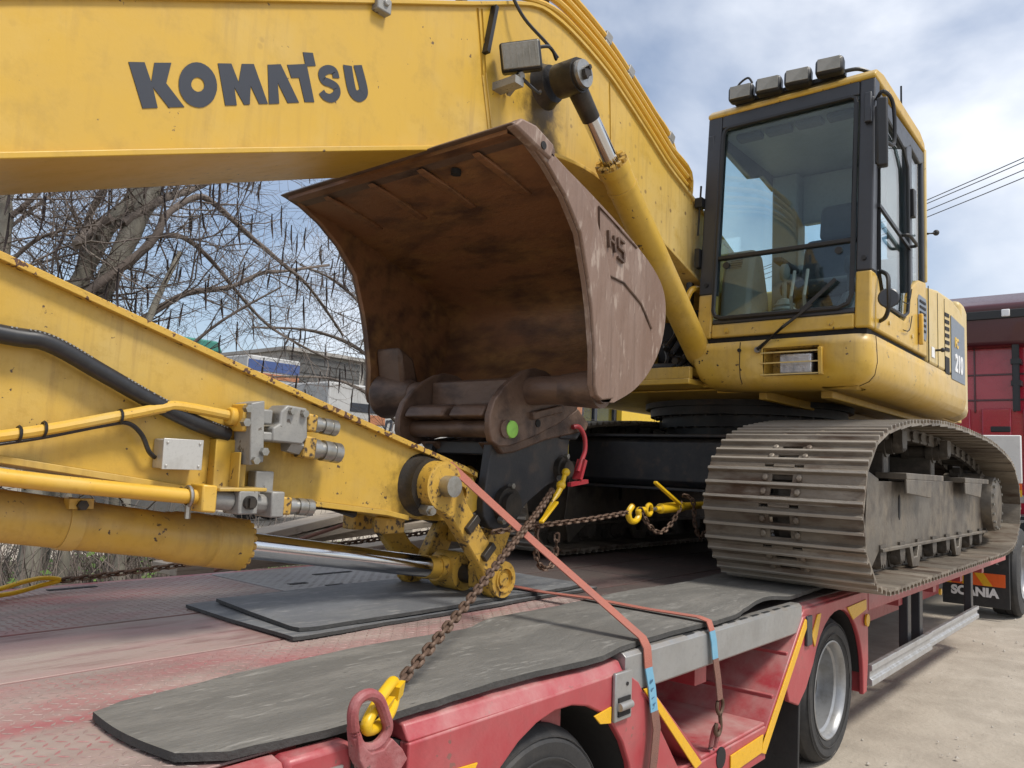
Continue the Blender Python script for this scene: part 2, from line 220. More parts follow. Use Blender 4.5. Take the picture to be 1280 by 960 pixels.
# ---------------------------------------------------------------- mesh builder
WL = {}
def tag(o, label=None, cat=None, group=None, kind=None):
    if label: o['label'] = label
    if cat: o['category'] = cat
    if group: o['group'] = group
    if kind: o['kind'] = kind
    return o
def empty(name, loc):
    o = bpy.data.objects.new(name, None); o.empty_display_size = .2; o.location = loc; col.objects.link(o); WL[o.name] = Vector(loc); return o
def frame(d, up=(0, 0, 1)):
    d = Vector(d).normalized(); u = Vector(up)
    if abs(d.dot(u)) > .98: u = Vector((1, 0, 0)) if abs(d.x) < .9 else Vector((0, 1, 0))
    s = d.cross(u).normalized(); return d, s, s.cross(d)
class MB:
    def __init__(s): s.v = []; s.f = []
    def add(s, vs, fs):
        n = len(s.v); s.v += [tuple(p) for p in vs]; s.f += [tuple(n + i for i in q) for q in fs]; return s
    def box(s, x0, x1, y0, y1, z0, z1):
        return s.add([(x, y, z) for x in (x0, x1) for y in (y0, y1) for z in (z0, z1)], [(0, 1, 3, 2), (4, 6, 7, 5), (0, 4, 5, 1), (2, 3, 7, 6), (0, 2, 6, 4), (1, 5, 7, 3)])
    def obox(s, c, dx, dy, dz):
        c, dx, dy, dz = (Vector(q) for q in (c, dx, dy, dz))
        return s.add([c + a * dx + b * dy + e * dz for a in (-.5, .5) for b in (-.5, .5) for e in (-.5, .5)], [(0, 1, 3, 2), (4, 6, 7, 5), (0, 4, 5, 1), (2, 3, 7, 6), (0, 2, 6, 4), (1, 5, 7, 3)])
    def bar(s, p0, p1, w, h, up=(0, 0, 1)):
        p0, p1 = Vector(p0), Vector(p1); d, a, b = frame(p1 - p0, up)
        return s.obox((p0 + p1) / 2, p1 - p0, a * w, b * h)
    def prism(s, pts, a0, a1, ax='y'):
        def q(p, a): return (p[0], a, p[1]) if ax == 'y' else ((a, p[0], p[1]) if ax == 'x' else (p[0], p[1], a))
        n = len(pts)
        return s.add([q(p, a0) for p in pts] + [q(p, a1) for p in pts], [tuple(range(n)), tuple(range(2 * n - 1, n - 1, -1))] + [(i, (i + 1) % n, n + (i + 1) % n, n + i) for i in range(n)])
    def cyl(s, p0, p1, r, r1=None, n=18, cap=True):
        p0, p1 = Vector(p0), Vector(p1); r1 = r if r1 is None else r1; d, a, b = frame(p1 - p0)
        vs = [];
        for p, rr in ((p0, r), (p1, r1)): vs += [p + (a * math.cos(2 * math.pi * i / n) + b * math.sin(2 * math.pi * i / n)) * rr for i in range(n)]
        fs = [(i, (i + 1) % n, n + (i + 1) % n, n + i) for i in range(n)]
        if cap: fs += [tuple(range(n)), tuple(range(2 * n - 1, n - 1, -1))]
        return s.add(vs, fs)
    def lathe(s, p0, d, prof, n=24, cap=True):
        """prof: list of (distance along d, radius)"""
        p0 = Vector(p0); d, a, b = frame(d); vs = []; fs = []
        for h, r in prof: vs += [p0 + d * h + (a * math.cos(2 * math.pi * i / n) + b * math.sin(2 * math.pi * i / n)) * r for i in range(n)]
        for k in range(len(prof) - 1): fs += [(k * n + i, k * n + (i + 1) % n, (k + 1) * n + (i + 1) % n, (k + 1) * n + i) for i in range(n)]
        if cap: fs += [tuple(range(n)), tuple(range(len(prof) * n - 1, (len(prof) - 1) * n - 1, -1))]
        return s.add(vs, fs)
    def tube(s, path, r, n=8, closed=False):
        P = [Vector(p) for p in path]; k = len(P); rs = r if isinstance(r, (list, tuple)) else [r] * k
        vs = []; fs = []; pa = None
        for i in range(k):
            d = (P[(i + 1) % k] - P[i - 1]) if closed else (P[min(i + 1, k - 1)] - P[max(i - 1, 0)])
            d.normalize()
            if pa is None: _, a, b = frame(d)
            else:
                a = pa - d * pa.dot(d)
                if a.length < 1e-6: _, a, b = frame(d)
                a.normalize(); b = d.cross(a)
            pa = a
            vs += [P[i] + (a * math.cos(2 * math.pi * j / n) + b * math.sin(2 * math.pi * j / n)) * rs[i] for j in range(n)]
        for i in range(k if closed else k - 1):
            o, q = i * n, ((i + 1) % k) * n
            fs += [(o + j, o + (j + 1) % n, q + (j + 1) % n, q + j) for j in range(n)]
        if not closed: fs += [tuple(range(n)), tuple(range(k * n - 1, (k - 1) * n - 1, -1))]
        return s.add(vs, fs)
    def ball(s, c, r, n=10):
        return s.lathe(Vector(c) - Vector((0, 0, r)), (0, 0, 1), [(r - r * math.cos(math.pi * i / 6), max(.0005, r * math.sin(math.pi * i / 6))) for i in range(7)], n)
    def ribbon(s, path, wdir, width, th):
        """flat band along path; wdir the (possibly varying) width direction"""
        P = [Vector(p) for p in path]; k = len(P); vs = []; fs = []
        for i in range(k):
            d = (P[min(i + 1, k - 1)] - P[max(i - 1, 0)]).normalized(); wv = Vector(wdir[i] if isinstance(wdir, list) else wdir).normalized(); nn = d.cross(wv).normalized()
            vs += [P[i] + wv * width / 2 * a + nn * th / 2 * b for a, b in ((-1, -1), (1, -1), (1, 1), (-1, 1))]
        for i in range(k - 1): fs += [(i * 4 + j, i * 4 + (j + 1) % 4, i * 4 + 4 + (j + 1) % 4, i * 4 + 4 + j) for j in range(4)]
        fs += [(0, 1, 2, 3), tuple(4 * (k - 1) + j for j in (3, 2, 1, 0))]
        return s.add(vs, fs)
    def build(s, name, m, parent=None, bevel=0.0, seg=2, angle=35, keep=False, sub=0):
        me = bpy.data.meshes.new(name)
        if keep: c = Vector((0, 0, 0))
        else:
            lo = Vector([min(p[i] for p in s.v) for i in range(3)]); hi = Vector([max(p[i] for p in s.v) for i in range(3)]); c = (lo + hi) / 2
            if parent is None: c.z = lo.z
        me.from_pydata([(p[0] - c.x, p[1] - c.y, p[2] - c.z) for p in s.v], [], s.f)
        bm = bmesh.new(); bm.from_mesh(me); bmesh.ops.recalc_face_normals(bm, faces=bm.faces); bm.to_mesh(me); bm.free()
        me.shade_smooth(); me.set_sharp_from_angle(angle=R(angle))
        me.materials.append(M[m] if isinstance(m, str) else m)
        o = bpy.data.objects.new(name, me); col.objects.link(o)
        WL[o.name] = c.copy()
        if parent is not None: o.parent = parent; o.location = c - WL[parent.name]
        else: o.location = c
        if bevel:
            b = o.modifiers.new('bevel', 'BEVEL'); b.width = bevel; b.segments = seg; b.limit_method = 'ANGLE'; b.angle_limit = R(40); b.harden_normals = False
        return o
def inst(src, name, loc, rot, parent):
    o = bpy.data.objects.new(name, src.data if hasattr(src, 'data') else src); col.objects.link(o)
    o.matrix_basis = Matrix.Translation(Vector(loc) - (WL[parent.name] if parent else Vector())) @ (rot.to_4x4() if rot else Matrix())
    if parent: o.parent = parent
    WL[o.name] = Vector(loc); return o
def mesh_of(mb, name, m, angle=35):
    o = mb.build(name, m, keep=True, angle=angle); me = o.data; bpy.data.objects.remove(o); return me
def crom(P, per=8, closed=False):
    P = [Vector(p) for p in P]; out = []; k = len(P)
    for i in range(k if closed else k - 1):
        if closed: a, b, c, d = P[i - 1], P[i], P[(i + 1) % k], P[(i + 2) % k]
        else: a, b, c, d = P[max(i - 1, 0)], P[i], P[i + 1], P[min(i + 2, k - 1)]
        for j in range(per):
            t = j / per
            out.append(.5 * ((2 * b) + (c - a) * t + (2 * a - 5 * b + 4 * c - d) * t * t + (3 * b - a - 3 * c + d) * t ** 3))
    if not closed: out.append(P[-1])
    return out
def resample(P, step):
    out = [Vector(P[0])]; acc = 0
    for a, b in zip(P, P[1:]):
        L_ = (b - a).length; t = step - acc
        while t <= L_: out.append(a + (b - a) * (t / L_)); t += step
        acc = (acc + L_) % step if L_ else acc
    return out
def text_mesh(s, size, th, shear=0.0, bold=0.0):
    c = bpy.data.curves.new('t', 'FONT'); c.body = s; c.size = size; c.extrude = th / 2; c.align_x = 'CENTER'; c.align_y = 'CENTER'; c.shear = shear; c.offset = bold
    o = bpy.data.objects.new('t', c); col.objects.link(o); bpy.context.view_layer.update()
    me = bpy.data.meshes.new_from_object(o); bpy.data.objects.remove(o); return me
def text(name, s, size, th, m, loc, xdir, ydir, parent, shear=0.0, bold=0.0):
    me = text_mesh(s, size, th, shear, bold); me.materials.clear(); me.materials.append(M[m])
    x = Vector(xdir).normalized(); y = Vector(ydir).normalized(); z = x.cross(y)
    return inst(me, name, loc, Matrix((x, y, z)).transposed(), parent)
# ================================================================ EXCAVATOR
ex = empty('excavator', (6.0, 2.6, 0.87))
tag(ex, 'yellow crawler excavator with folded boom chained down on the red trailer', 'excavator')
YC = 2.6
# ---------------------------------------------------------------- crawler tracks
TP = [(4.45, .872), (5.2, .872), (6.2, .872), (7.2, .872), (8.15, .875), (8.55, .92), (8.83, 1.04), (8.97, 1.24), (8.92, 1.47), (8.68, 1.64), (8.25, 1.75), (7.5, 1.83), (6.6, 1.865), (5.8, 1.865), (5.1, 1.825), (4.7, 1.78), (4.38, 1.72), (4.15, 1.61), (4.03, 1.45), (4.0, 1.27), (4.06, 1.08), (4.2, .94)]
def shoe_mesh():
    b = MB(); hw = .41
    def ridge(x): return [(x - .015, .012), (x - .008, .024), (x - .0055, .036), (x + .0055, .036), (x + .008, .024), (x + .013, .012)]
    full = [(-.0965, 0), (-.0965, .010)] + ridge(-.064) + ridge(0) + ridge(.064) + [(.088, .010), (.0965, .002), (.0965, -.010), (.088, -.008)]
    for a, c in ((.103, hw), (-hw, -.103)): b.prism(full, a, c)
    for a, c in ((.054, .1025), (-.1025, -.054)): b.prism([(-.081, 0), (-.081, .011)] + ridge(-.064) + ridge(0) + ridge(.064) + [(.083, .010), (.083, 0)], a, c)
    for x0, x1, xr in ((-.0965, -.048, -.064), (-.015, .015, 0), (.047, .0965, .064)):
        b.prism([(x0, 0), (x0, .011)] + [(max(x0 + .001, min(x1 - .001, x)), z) for x, z in ridge(xr)] + [(x1, .011), (x1, 0)], -.0535, .0535)
    for x in (-.032, .031):
        for y in (-.088, .088): b.lathe((x, y, .010), (0, 0, 1), [(0, .017), (.013, .016), (.018, .010), (.018, .002)], 8)
    b.v = [(x * 1.22, y, z * .90) for x, y, z in b.v]
    return mesh_of(b, 'track_shoe', 'track', 30)
def link_mesh():
    b = MB()
    for y in (-.115, .115):
        b.prism([(-.10, -.012), (-.105, -.05), (-.075, -.092), (.07, -.092), (.105, -.055), (.10, -.012), (.035, -.005), (-.035, -.005)], y - .017, y + .017)
    b.cyl((.095, -.15, -.05), (.095, .15, -.05), .030, n=10)
    b.v = [(x * 1.22, y, z) for x, y, z in b.v]
    return mesh_of(b, 'chain_link', 'link', 30)
SHOE, LINK = shoe_mesh(), link_mesh()
def roller_mesh(r):
    b = MB(); b.lathe((0, -.21, 0), (0, 1, 0), [(0, .03), (.0, .05), (.03, .058), (.06, .058), (.06, r * .75), (.10, r * .75), (.10, r), (.15, r), (.15, r * .8), (.27, r * .8), (.27, r), (.32, r), (.32, r * .62), (.42, r * .5), (.42, .03)], 18)
    b.prism([(-.06, .09), (-.062, .02), (-.045, -.035), (-.02, -.02), (0, -.05), (.02, -.02), (.045, -.035), (.062, .02), (.06, .09)], -.215, -.16)
    return mesh_of(b, 'roller', 'link', 30)
ROL, CAR = roller_mesh(.10), roller_mesh(.085)
def crawler(yc, sgn):
    Pth = crom([(x, 0, z) for x, z in TP], 10, True); Pth.append(Pth[0])
    tot = sum((b - a).length for a, b in zip(Pth, Pth[1:])); n = round(tot / .2355); S = resample(Pth, tot / n)[:n]
    b = MB(); o = sgn * -1                       # o: +1 towards the outside (-y) for the near track
    ya, yb = yc - .20, yc + .22
    b.prism([(4.86, 1.50), (5.05, 1.455), (8.32, 1.50), (8.36, 1.06), (5.05, 1.06), (4.84, .93), (4.78, 1.08)], ya, yb)
    b.prism([(4.83, 1.515), (5.04, 1.47), (5.04, 1.05), (4.82, .92), (4.76, 1.1)], ya - .006, ya)
    b.box(5.04, 8.36, ya - .03, ya, 1.045, 1.065); b.box(8.335, 8.365, ya - .022, ya, 1.066, 1.49)
    fr = b.build('crawler_track', 'tframe', ex, .006)
    tag(fr, 'near side crawler track with steel grouser shoes' if sgn < 0 else 'far side crawler track behind the boom')
    for k in range(2):                            # step brackets on the frame
        x = 5.35 + k * 1.75
        m = MB(); m.box(x, x + 1.0, ya - .085, ya + .1, 1.475, 1.515); m.prism([(x, 1.39), (x + .62, 1.36), (x + .7, 1.475), (x, 1.475)], ya - .085, ya - .07)
        m.build('step_bracket', 'tframe', fr, .004)
    m = MB(); m.prism([(5.49, 1.36), (5.51, 1.38), (5.53, 1.36), (5.53, 1.24), (5.51, 1.22), (5.49, 1.24)], ya - .003, ya + .05); m.build('slot', 'darkinside', fr)
    for i in range(n):
        a, c = S[i], S[(i + 1) % n]; t = (c - a).normalized(); nn = Vector((0, 1, 0)).cross(t)
        mid = (a + c) / 2 - nn * .033; mid.y = yc + random.uniform(-.003, .003)
        rot = Matrix((t, Vector((0, -1, 0)), nn)).transposed() @ Matrix.Rotation(random.uniform(-.02, .02), 3, 'Y')
        inst(SHOE, 'track_shoe', mid, rot, fr); inst(LINK, 'chain_link', mid, rot, fr)
    for i in range(8): inst(ROL, 'roller', (5.10 + i * .43, yc, .995), None, fr)
    for x in (5.6, 6.9): inst(CAR, 'carrier_roller', (x, yc, 1.70), None, fr)
    for x in (5.6, 6.9):
        m = MB(); m.box(x - .06, x + .06, yc - .1, yc + .2, 1.46, 1.66); m.build('roller_bracket', 'link', fr, .008)
    for x in (5.75, 7.05):
        m = MB(); m.prism([(x - .13, 1.05), (x - .06, .92), (x + .10, .915), (x + .17, 1.05), (x + .10, 1.05), (x + .06, .98), (x - .03, .98), (x - .06, 1.05)], ya - .035, ya - .005); m.build('roller_guard', 'tframe', fr, .004)
    m = MB(); m.lathe((4.52, yc - .10, 1.30), (0, 1, 0), [(0, .05), (.0, .16), (.05, .19), (.05, .33), (.02, .35), (.02, .37), (.06, .375), (.06, .40), (.14, .40), (.14, .375), (.18, .37), (.18, .05)], 36); m.build('idler', 'link', fr)
    m = MB(); m.lathe((8.46, yc - .30, 1.30), (0, 1, 0), [(0, .05), (0, .20), (.02, .24), (.10, .25), (.12, .27), (.42, .27)], 32); d = m.build('final_drive', 'tframe', fr)
    m = MB(); NT = 21
    pr = []
    for i in range(NT):
        for dr, da in ((.325, -.28), (.37, -.14), (.37, .14), (.325, .28)):
            a = 2 * math.pi * (i + da) / NT; pr.append((8.46 + dr * math.cos(a), 1.30 + dr * math.sin(a)))
    m.prism(pr, yc - .03, yc + .03); m.build('sprocket', 'link', fr)
    m = MB()
    for i in range(16):
        a = 2 * math.pi * i / 16; p = (8.46 + .22 * math.cos(a), yc - .305, 1.30 + .22 * math.sin(a)); m.cyl(p, (p[0], yc - .275, p[2]), .014, n=6)
    m.build('drive_bolts', 'steel', fr)
crawler(1.57, -1); crawler(3.63, 1)
# ---------------------------------------------------------------- lower carriage and swing circle
b = MB(); b.prism([(4.92, 1.36), (4.88, 1.40), (4.88, 1.66), (4.92, 1.69), (7.2, 1.69), (7.2, 1.36)], 1.80, 3.50)
b.box(4.84, 7.3, 1.80, 3.50, 1.694, 1.715); b.box(4.84, 7.3, 1.80, 3.50, 1.335, 1.356)
b.cyl((6.0, YC, 1.70), (6.0, YC, 1.86), .62, n=40)
lc = b.build('lower_carriage', 'black', ex, .006)
b = MB(); b.lathe((6.0, YC, 1.80), (0, 0, 1), [(0, .55), (0, .67), (.035, .67), (.035, .65), (.085, .65), (.085, .74), (.145, .74), (.145, .78), (.20, .78), (.20, .5)], 56); sw = b.build('swing_circle', 'black', ex)
b = MB()
for i in range(40):
    a = 2 * math.pi * i / 40
    for rr, z in ((.70, 1.872), (.655, 1.79)): b.cyl((6 + rr * math.cos(a), YC + rr * math.sin(a), z), (6 + rr * math.cos(a), YC + rr * math.sin(a), z + .016), .014, n=6)
b.build('bolt_ring', 'grease', sw)
# ---------------------------------------------------------------- upper frame, skirts, engine cover
b = MB(); b.box(4.62, 8.0, 1.47, 3.9, 2.0, 2.05); b.box(4.42, 4.62, 2.285, 3.3, 2.0, 2.035); b.box(4.7, 7.8, 1.47, 3.73, 1.985, 1.997)
for y in (2.355, 2.80): b.prism([(4.485, 2.036), (4.485, 2.09), (4.6, 2.16), (5.0, 2.30), (5.35, 2.78), (5.65, 2.78), (5.95, 2.05)], y, y + .045)
b.box(4.8, 7.4, 1.55, 1.62, 1.93, 1.985); b.box(4.8, 7.4, 1.95, 2.0, 1.93, 1.985)
up = b.build('upper_frame', 'yel', ex, .006)
for p_, r_ in (((4.62, 2.29, 2.13), .035), ((5.5, 2.29, 2.66), .055)): b = MB(); b.cyl(p_, (p_[0], 3.1, p_[2]), r_); b.build('foot_pin', 'grease', up)
for k, (y, z0, dy, dz) in enumerate([(2.36, 2.10, .02, .12), (2.42, 2.16, -.03, .20), (2.33, 2.22, .04, .28), (2.48, 2.25, .0, .26), (2.40, 2.07, .05, .07), (2.55, 2.3, .02, .16), (2.62, 2.12, .02, .2), (2.34, 2.3, .0, .2)]):
    p = crom([(4.46 + .03 * k, y, z0 - .05), (4.56 + .03 * k, y - .04 + dy, z0 + dz * .4), (4.78, y + dy, z0 + dz), (5.1, y + .05, z0 + dz * .7), (5.5, y + .08, z0)], 6)
    m = MB(); m.tube(p, .024, 8); m.build('hydraulic_hose', 'hose', up)
for (x, y, z) in ((4.52, 2.36, 2.30), (4.62, 2.42, 2.40), (4.50, 2.40, 2.16), (4.58, 2.34, 2.46)):
    m = MB(); m.cyl((x, y, z), (x + .1, y - .02, z + .02), .030, n=6); m.cyl((x - .05, y, z - .01), (x, y, z), .022, n=12); m.build('hose_fitting', 'grease', up)
b = MB(); b.box(4.95, 5.0, 2.31, 2.9, 2.05, 2.5); b.build('bulkhead', 'darkinside', up)
b = MB(); b.tube(crom([(4.45, 2.34, 2.50), (4.50, 2.32, 2.60), (4.62, 2.32, 2.62), (4.8, 2.33, 2.55)], 5), .02, 8); b.box(4.42, 4.50, 2.31, 2.42, 2.44, 2.50); b.build('grease_pipe', 'pipe', up)
b = MB(); b.box(4.44, 4.48, 2.29, 3.28, 2.036, 2.11); b.build('front_lip', 'yel', up, .004)
b = MB(); b.box(4.95, 7.0, 3.02, 3.93, 2.055, 2.92); b.build('tank_box', 'yel', ex, .04)
# skirt in front of and beside the cab
SP = [(0, 2.245), (-.004, 2.195), (-.008, 2.10), (.006, 2.03), (.035, 1.995), (.085, 1.972), (.17, 1.965), (.28, 1.965)]
st = []
for y in (2.275, 2.25, 2.2, 1.98, 1.835, 1.515, 1.42, 1.35): st.append((4.46, y, -1, 0))
for k in range(1, 8): a = math.pi / 2 * k / 8; st.append((4.46 + .10 * (1 - math.cos(a)), 1.35 - .10 * math.sin(a), -math.cos(a), -math.sin(a)))
for x in (4.56, 5.2, 6.0, 6.95): st.append((x, 1.25, 0, -1))
b = MB(); vs = []; fs = []; K = len(SP)
for q, (x, y, nx_, ny_) in enumerate(st):
    for d_, z in SP:
        zz = z if q > 2 else z + (2.245 - z) * (.42, .16, .04)[q]            # lower inner corner swept up
        vs.append((x - nx_ * d_, y - ny_ * d_, zz))
for q in range(len(st) - 1):
    for k in range(K - 1):
        if q == 4 and k in (1, 2): continue                                    # opening for the lamp
        fs.append((q * K + k, (q + 1) * K + k, (q + 1) * K + k + 1, q * K + k + 1))
b.add(vs, fs)
sk = b.build('skirt', 'yel', ex, angle=42); sk.modifiers.new('solid', 'SOLIDIFY').thickness = .006; sk.modifiers['solid'].offset = -1
b = MB(); b.box(4.55, 4.75, 1.40, 2.24, 2.21, 2.24); b.box(4.72, 4.75, 1.36, 2.24, 1.97, 2.24); b.build('skirt_back', 'yel', sk)
b = MB(); b.tube([(4.459, 1.975, 2.24), (4.455, 1.975, 2.195), (4.4515, 1.975, 2.10), (4.4655, 1.975, 2.03), (4.494, 1.975, 1.994)], .0025, 5); b.build('panel_gap', 'darkinside', sk)
b = MB(); b.tube([(4.575, 1.2495, 2.243), (4.575, 1.2455, 2.195), (4.575, 1.2415, 2.10), (4.575, 1.2555, 2.03), (4.575, 1.284, 1.994), (4.575, 1.335, 1.971)], .0025, 5); b.build('panel_gap', 'darkinside', sk)
b = MB(); b.box(4.60, 4.71, 1.516, 1.834, 2.031, 2.194); b.box(4.47, 4.60, 1.516, 1.52, 2.031, 2.194); b.box(4.47, 4.60, 1.83, 1.834, 2.031, 2.194); b.box(4.47, 4.6, 1.52, 1.83, 2.19, 2.194); b.box(4.48, 4.6, 1.52, 1.83, 2.031, 2.035); b.build('lamp_recess', 'worn', sk)  # same yellow as the skirt; shade put in with the darker chipped colour
b = MB(); b.box(4.50, 4.585, 1.555, 1.755, 2.036, 2.166); hl = b.build('headlamp', 'plastic', sk, .012)
b = MB(); b.box(4.482, 4.502, 1.562, 1.748, 2.044, 2.158); b.build('lamp_lens', 'lampclear', hl, .01)
b = MB()
for z in (2.165, 2.105, 2.038): b.bar((4.448, 1.50, z), (4.448, 1.845, z), .008, .007)
b.build('lamp_guard', 'pale', sk)
b = MB(); b.prism([(4.44, 2.03), (4.43, 2.18), (4.60, 2.20), (4.60, 2.03)], 1.492, 1.514); b.build('guard_bracket', 'yel', sk, .003)
b = MB(); b.cyl((4.452, 1.975, 2.19), (4.44, 1.975, 2.19), .011, n=10)
for i in range(8): y = 2.08 + random.random() * .16; z = 2.08 + random.random() * .13; b.cyl((4.459, y, z), (4.451, y, z), .005, n=6)
b.build('skirt_bolts', 'grease', sk)
b = MB(); b.box(4.50, 6.9, 1.275, 2.2, 2.235, 2.29); b.build('cab_mount_gap', 'darkinside', up)
# engine cover
b = MB(); b.prism([(5.78, 2.25), (5.78, 2.76), (6.1, 2.80), (6.52, 2.815), (6.80, 2.79), (6.95, 2.72), (6.95, 2.25)], 1.25, 2.1)
b.box(5.78, 7.9, 2.1, 3.0, 2.25, 2.85)
hood = b.build('engine_cover', 'pale', ex, .02, 3)
b = MB(); b.prism([(6.46, 2.22), (6.46, 2.685), (6.93, 2.665), (6.93, 2.22)], 1.244, 1.2495); b.build('side_decal', 'decal', hood)
text('decal_lettering', 'PC', .10, .004, 'hook', (6.63, 1.242, 2.50), (1, 0, 0), (0, 0, 1), hood, .15, .004)
text('decal_lettering', '210', .18, .004, 'whitetxt', (6.70, 1.242, 2.345), (1, 0, 0), (0, 0, 1), hood, .1, .006)
for i in range(6):
    z = 2.40 + i * .05; m = MB(); m.prism([(6.28, z), (6.28, z + .026), (6.41, z + .034), (6.41, z + .008)], 1.246, 1.252); m.build('louvre', 'darkinside', hood)
b = MB(); b.box(6.27, 6.40, 1.246, 1.252, 2.24, 2.36); b.build('louvre', 'darkinside', hood)
b = MB(); b.cyl((5.98, 1.25, 2.36), (5.98, 1.21, 2.36), .008, n=8); b.ball((5.98, 1.205, 2.36), .016); b.build('door_stop', 'rubber', hood)
b = MB(); b.box(5.86, 5.94, 1.2455, 1.25, 2.30, 2.37); b.build('warning_sticker', 'whitetxt', hood)
for x in (5.79, 6.05, 6.26):
    m = MB(); m.box(x, x + .006, 1.2475, 1.2525, 2.252, 2.77); m.build('panel_gap', 'darkinside', hood)
b = MB(); b.box(5.5, 5.53, 1.22, 1.248, 2.33, 2.53); b.build('grab_handle', 'pipe', hood, .008)
arc = [(6.955, 1.27)] + [(6.95 + 1.8 * math.sin(R(a)), 2.6 - 1.33 * math.cos(R(a))) for a in range(6, 180, 6)] + [(6.955, 3.93)]
b = MB(); b.prism(arc, 2.0, 2.90, 'z'); b.build('counterweight', 'pale', ex, .05, 3)
# ---------------------------------------------------------------- cab
def fx(z): return 4.478 + (z - 2.28) * .082            # slant of the front
YN, YF, XR = 1.25, 2.27, 5.74
def front(y0, y1, z0, z1, d=.09, off=0): return [(fx(z0) + off, z0), (fx(z1) + off, z1), (fx(z1) + off + d, z1), (fx(z0) + off + d, z0)], y0, y1
b = MB()
for y0, y1, z0, z1 in ((YN, 1.335, 2.28, 2.60), (2.175, YF, 2.28, 2.56), (1.335, 2.175, 2.28, 2.365)): b.prism(*front(y0, y1, z0, z1))
b.prism([(4.58, 2.28), (4.58, 2.60), (4.64, 2.58), (4.68, 2.50), (4.76, 2.44), (5.2, 2.43), (5.30, 2.50), (5.33, 2.62), (5.42, 2.70), (5.56, 2.76), (XR, 2.78), (XR, 2.28)], YN, YN + .05)
b.box(4.58, XR, YF - .05, YF, 2.28, 2.62); b.box(XR - .05, XR, YN + .05, YF - .05, 2.28, 2.85); b.box(4.56, XR - .05, YN + .05, YF - .05, 2.28, 2.31)
cab = b.build('cab', 'yel', ex, .012, 3)
b = MB(); b.prism([(4.592, 3.735), (4.588, 3.76), (4.63, 3.795), (4.75, 3.815), (5.6, 3.775), (5.72, 3.735), (5.745, 3.68), (5.2, 3.71)], YN - .004, YF + .004); b.build('roof', 'yel', cab, .022, 4)
b = MB()
b.prism(*front(YN, 1.335, 2.60, 3.738)); b.prism(*front(2.175, YF, 2.56, 3.738)); b.prism(*front(1.335, 2.175, 3.65, 3.738))
b.prism(*front(1.335, 2.175, 2.366, 2.398, .03, .006))
for y0, y1 in ((YN + .003, YN + .05), (YF - .05, YF - .003)):
    b.prism([(4.60, 3.69), (XR, 3.67), (XR, 3.60), (5.62, 3.56), (5.38, 3.60), (5.30, 3.56), (5.18, 3.52), (4.68, 3.60)], y0, y1)
    if y0 < 2: b.prism([(5.285, 2.62), (5.285, 3.57), (5.41, 3.61), (5.41, 2.72), (5.34, 2.66)], y0, y1)
b.box(4.58, 4.63, YN + .003, YN + .05, 2.58, 3.62); b.box(4.58, 4.65, YF - .05, YF - .003, 2.62, 3.62)
b.box(XR - .055, XR - .004, YF - .14, YF - .004, 2.84, 3.68); b.box(XR - .055, XR - .004, YN + .05, YN + .14, 2.84, 3.68); b.box(XR - .05, XR - .004, YN + .14, YF - .14, 3.5, 3.68)
b.box(5.685, XR - .012, YN + .004, YN + .05, 2.77, 3.62); b.box(5.685, XR - .004, YF - .05, YF - .003, 2.62, 3.62)
b.build('pillar_frame', 'pillar', cab, .01, 3)
b = MB(); b.bar((XR - .005, YN + .01, 2.78), (XR + .005, YN + .01, 3.70), .035, .03); b.build('corner_trim', 'pale', cab, .01)
# window seals and panes
def seal(pts, r, name='window_seal'):
    m = MB(); m.tube(pts, r, 6, closed=True); return m.build(name, 'plastic', cab)
def wsp(y, z, o=-.004): return (fx(z) + o, y, z)
seal([wsp(1.35, 2.80), wsp(1.35, 3.60), wsp(1.355, 3.63), wsp(1.38, 3.645), wsp(2.12, 3.645), wsp(2.15, 3.63), wsp(2.16, 3.60), wsp(2.165, 2.80), wsp(2.165, 2.45), wsp(2.15, 2.415), wsp(2.11, 2.40), wsp(1.42, 2.40), wsp(1.37, 2.42), wsp(1.35, 2.47)], .014, 'windscreen_seal')
b = MB(); b.add([wsp(1.34, 2.80, .012), wsp(2.17, 2.80, .012), wsp(2.17, 3.65, .012), wsp(1.34, 3.65, .012), wsp(1.34, 2.80, .018), wsp(2.17, 2.80, .018), wsp(2.17, 3.65, .018), wsp(1.34, 3.65, .018)], [(0, 1, 2, 3), (7, 6, 5, 4), (0, 4, 5, 1), (1, 5, 6, 2), (2, 6, 7, 3), (3, 7, 4, 0)]); b.build('windscreen_pane', 'glass', cab)
b = MB(); b.add([wsp(1.34, 2.38, .012), wsp(2.17, 2.38, .012), wsp(2.17, 2.79, .012), wsp(1.34, 2.79, .012), wsp(1.34, 2.38, .018), wsp(2.17, 2.38, .018), wsp(2.17, 2.79, .018), wsp(1.34, 2.79, .018)], [(0, 1, 2, 3), (7, 6, 5, 4), (0, 4, 5, 1), (1, 5, 6, 2), (2, 6, 7, 3), (3, 7, 4, 0)]); b.build('windscreen_pane', 'glass', cab)
b = MB(); b.prism([(fx(2.785) - .006, 2.774), (fx(2.785) - .006, 2.797), (fx(2.785) + .03, 2.80), (fx(2.785) + .03, 2.772)], 1.34, 2.17); b.build('divider_bar', 'plastic', cab, .004)
for y, z in ((1.43, 2.735), (2.10, 2.735)):
    m = MB(); m.cyl(wsp(y, z, .002), wsp(y, z, .014), .021, n=20); m.build('glass_knob', 'plastic', cab)
b = MB(); b.prism([(4.63, 2.62), (4.63, 3.60), (5.20, 3.53), (5.285, 3.56), (5.285, 2.62), (5.24, 2.47), (4.74, 2.46)], YN + .02, YN + .026); b.build('door_pane', 'glassside', cab)
b = MB(); b.prism([(5.41, 2.73), (5.41, 3.60), (5.62, 3.56), (5.685, 3.60), (5.685, 2.78)], YN + .02, YN + .026); b.build('quarter_pane', 'glassside', cab)
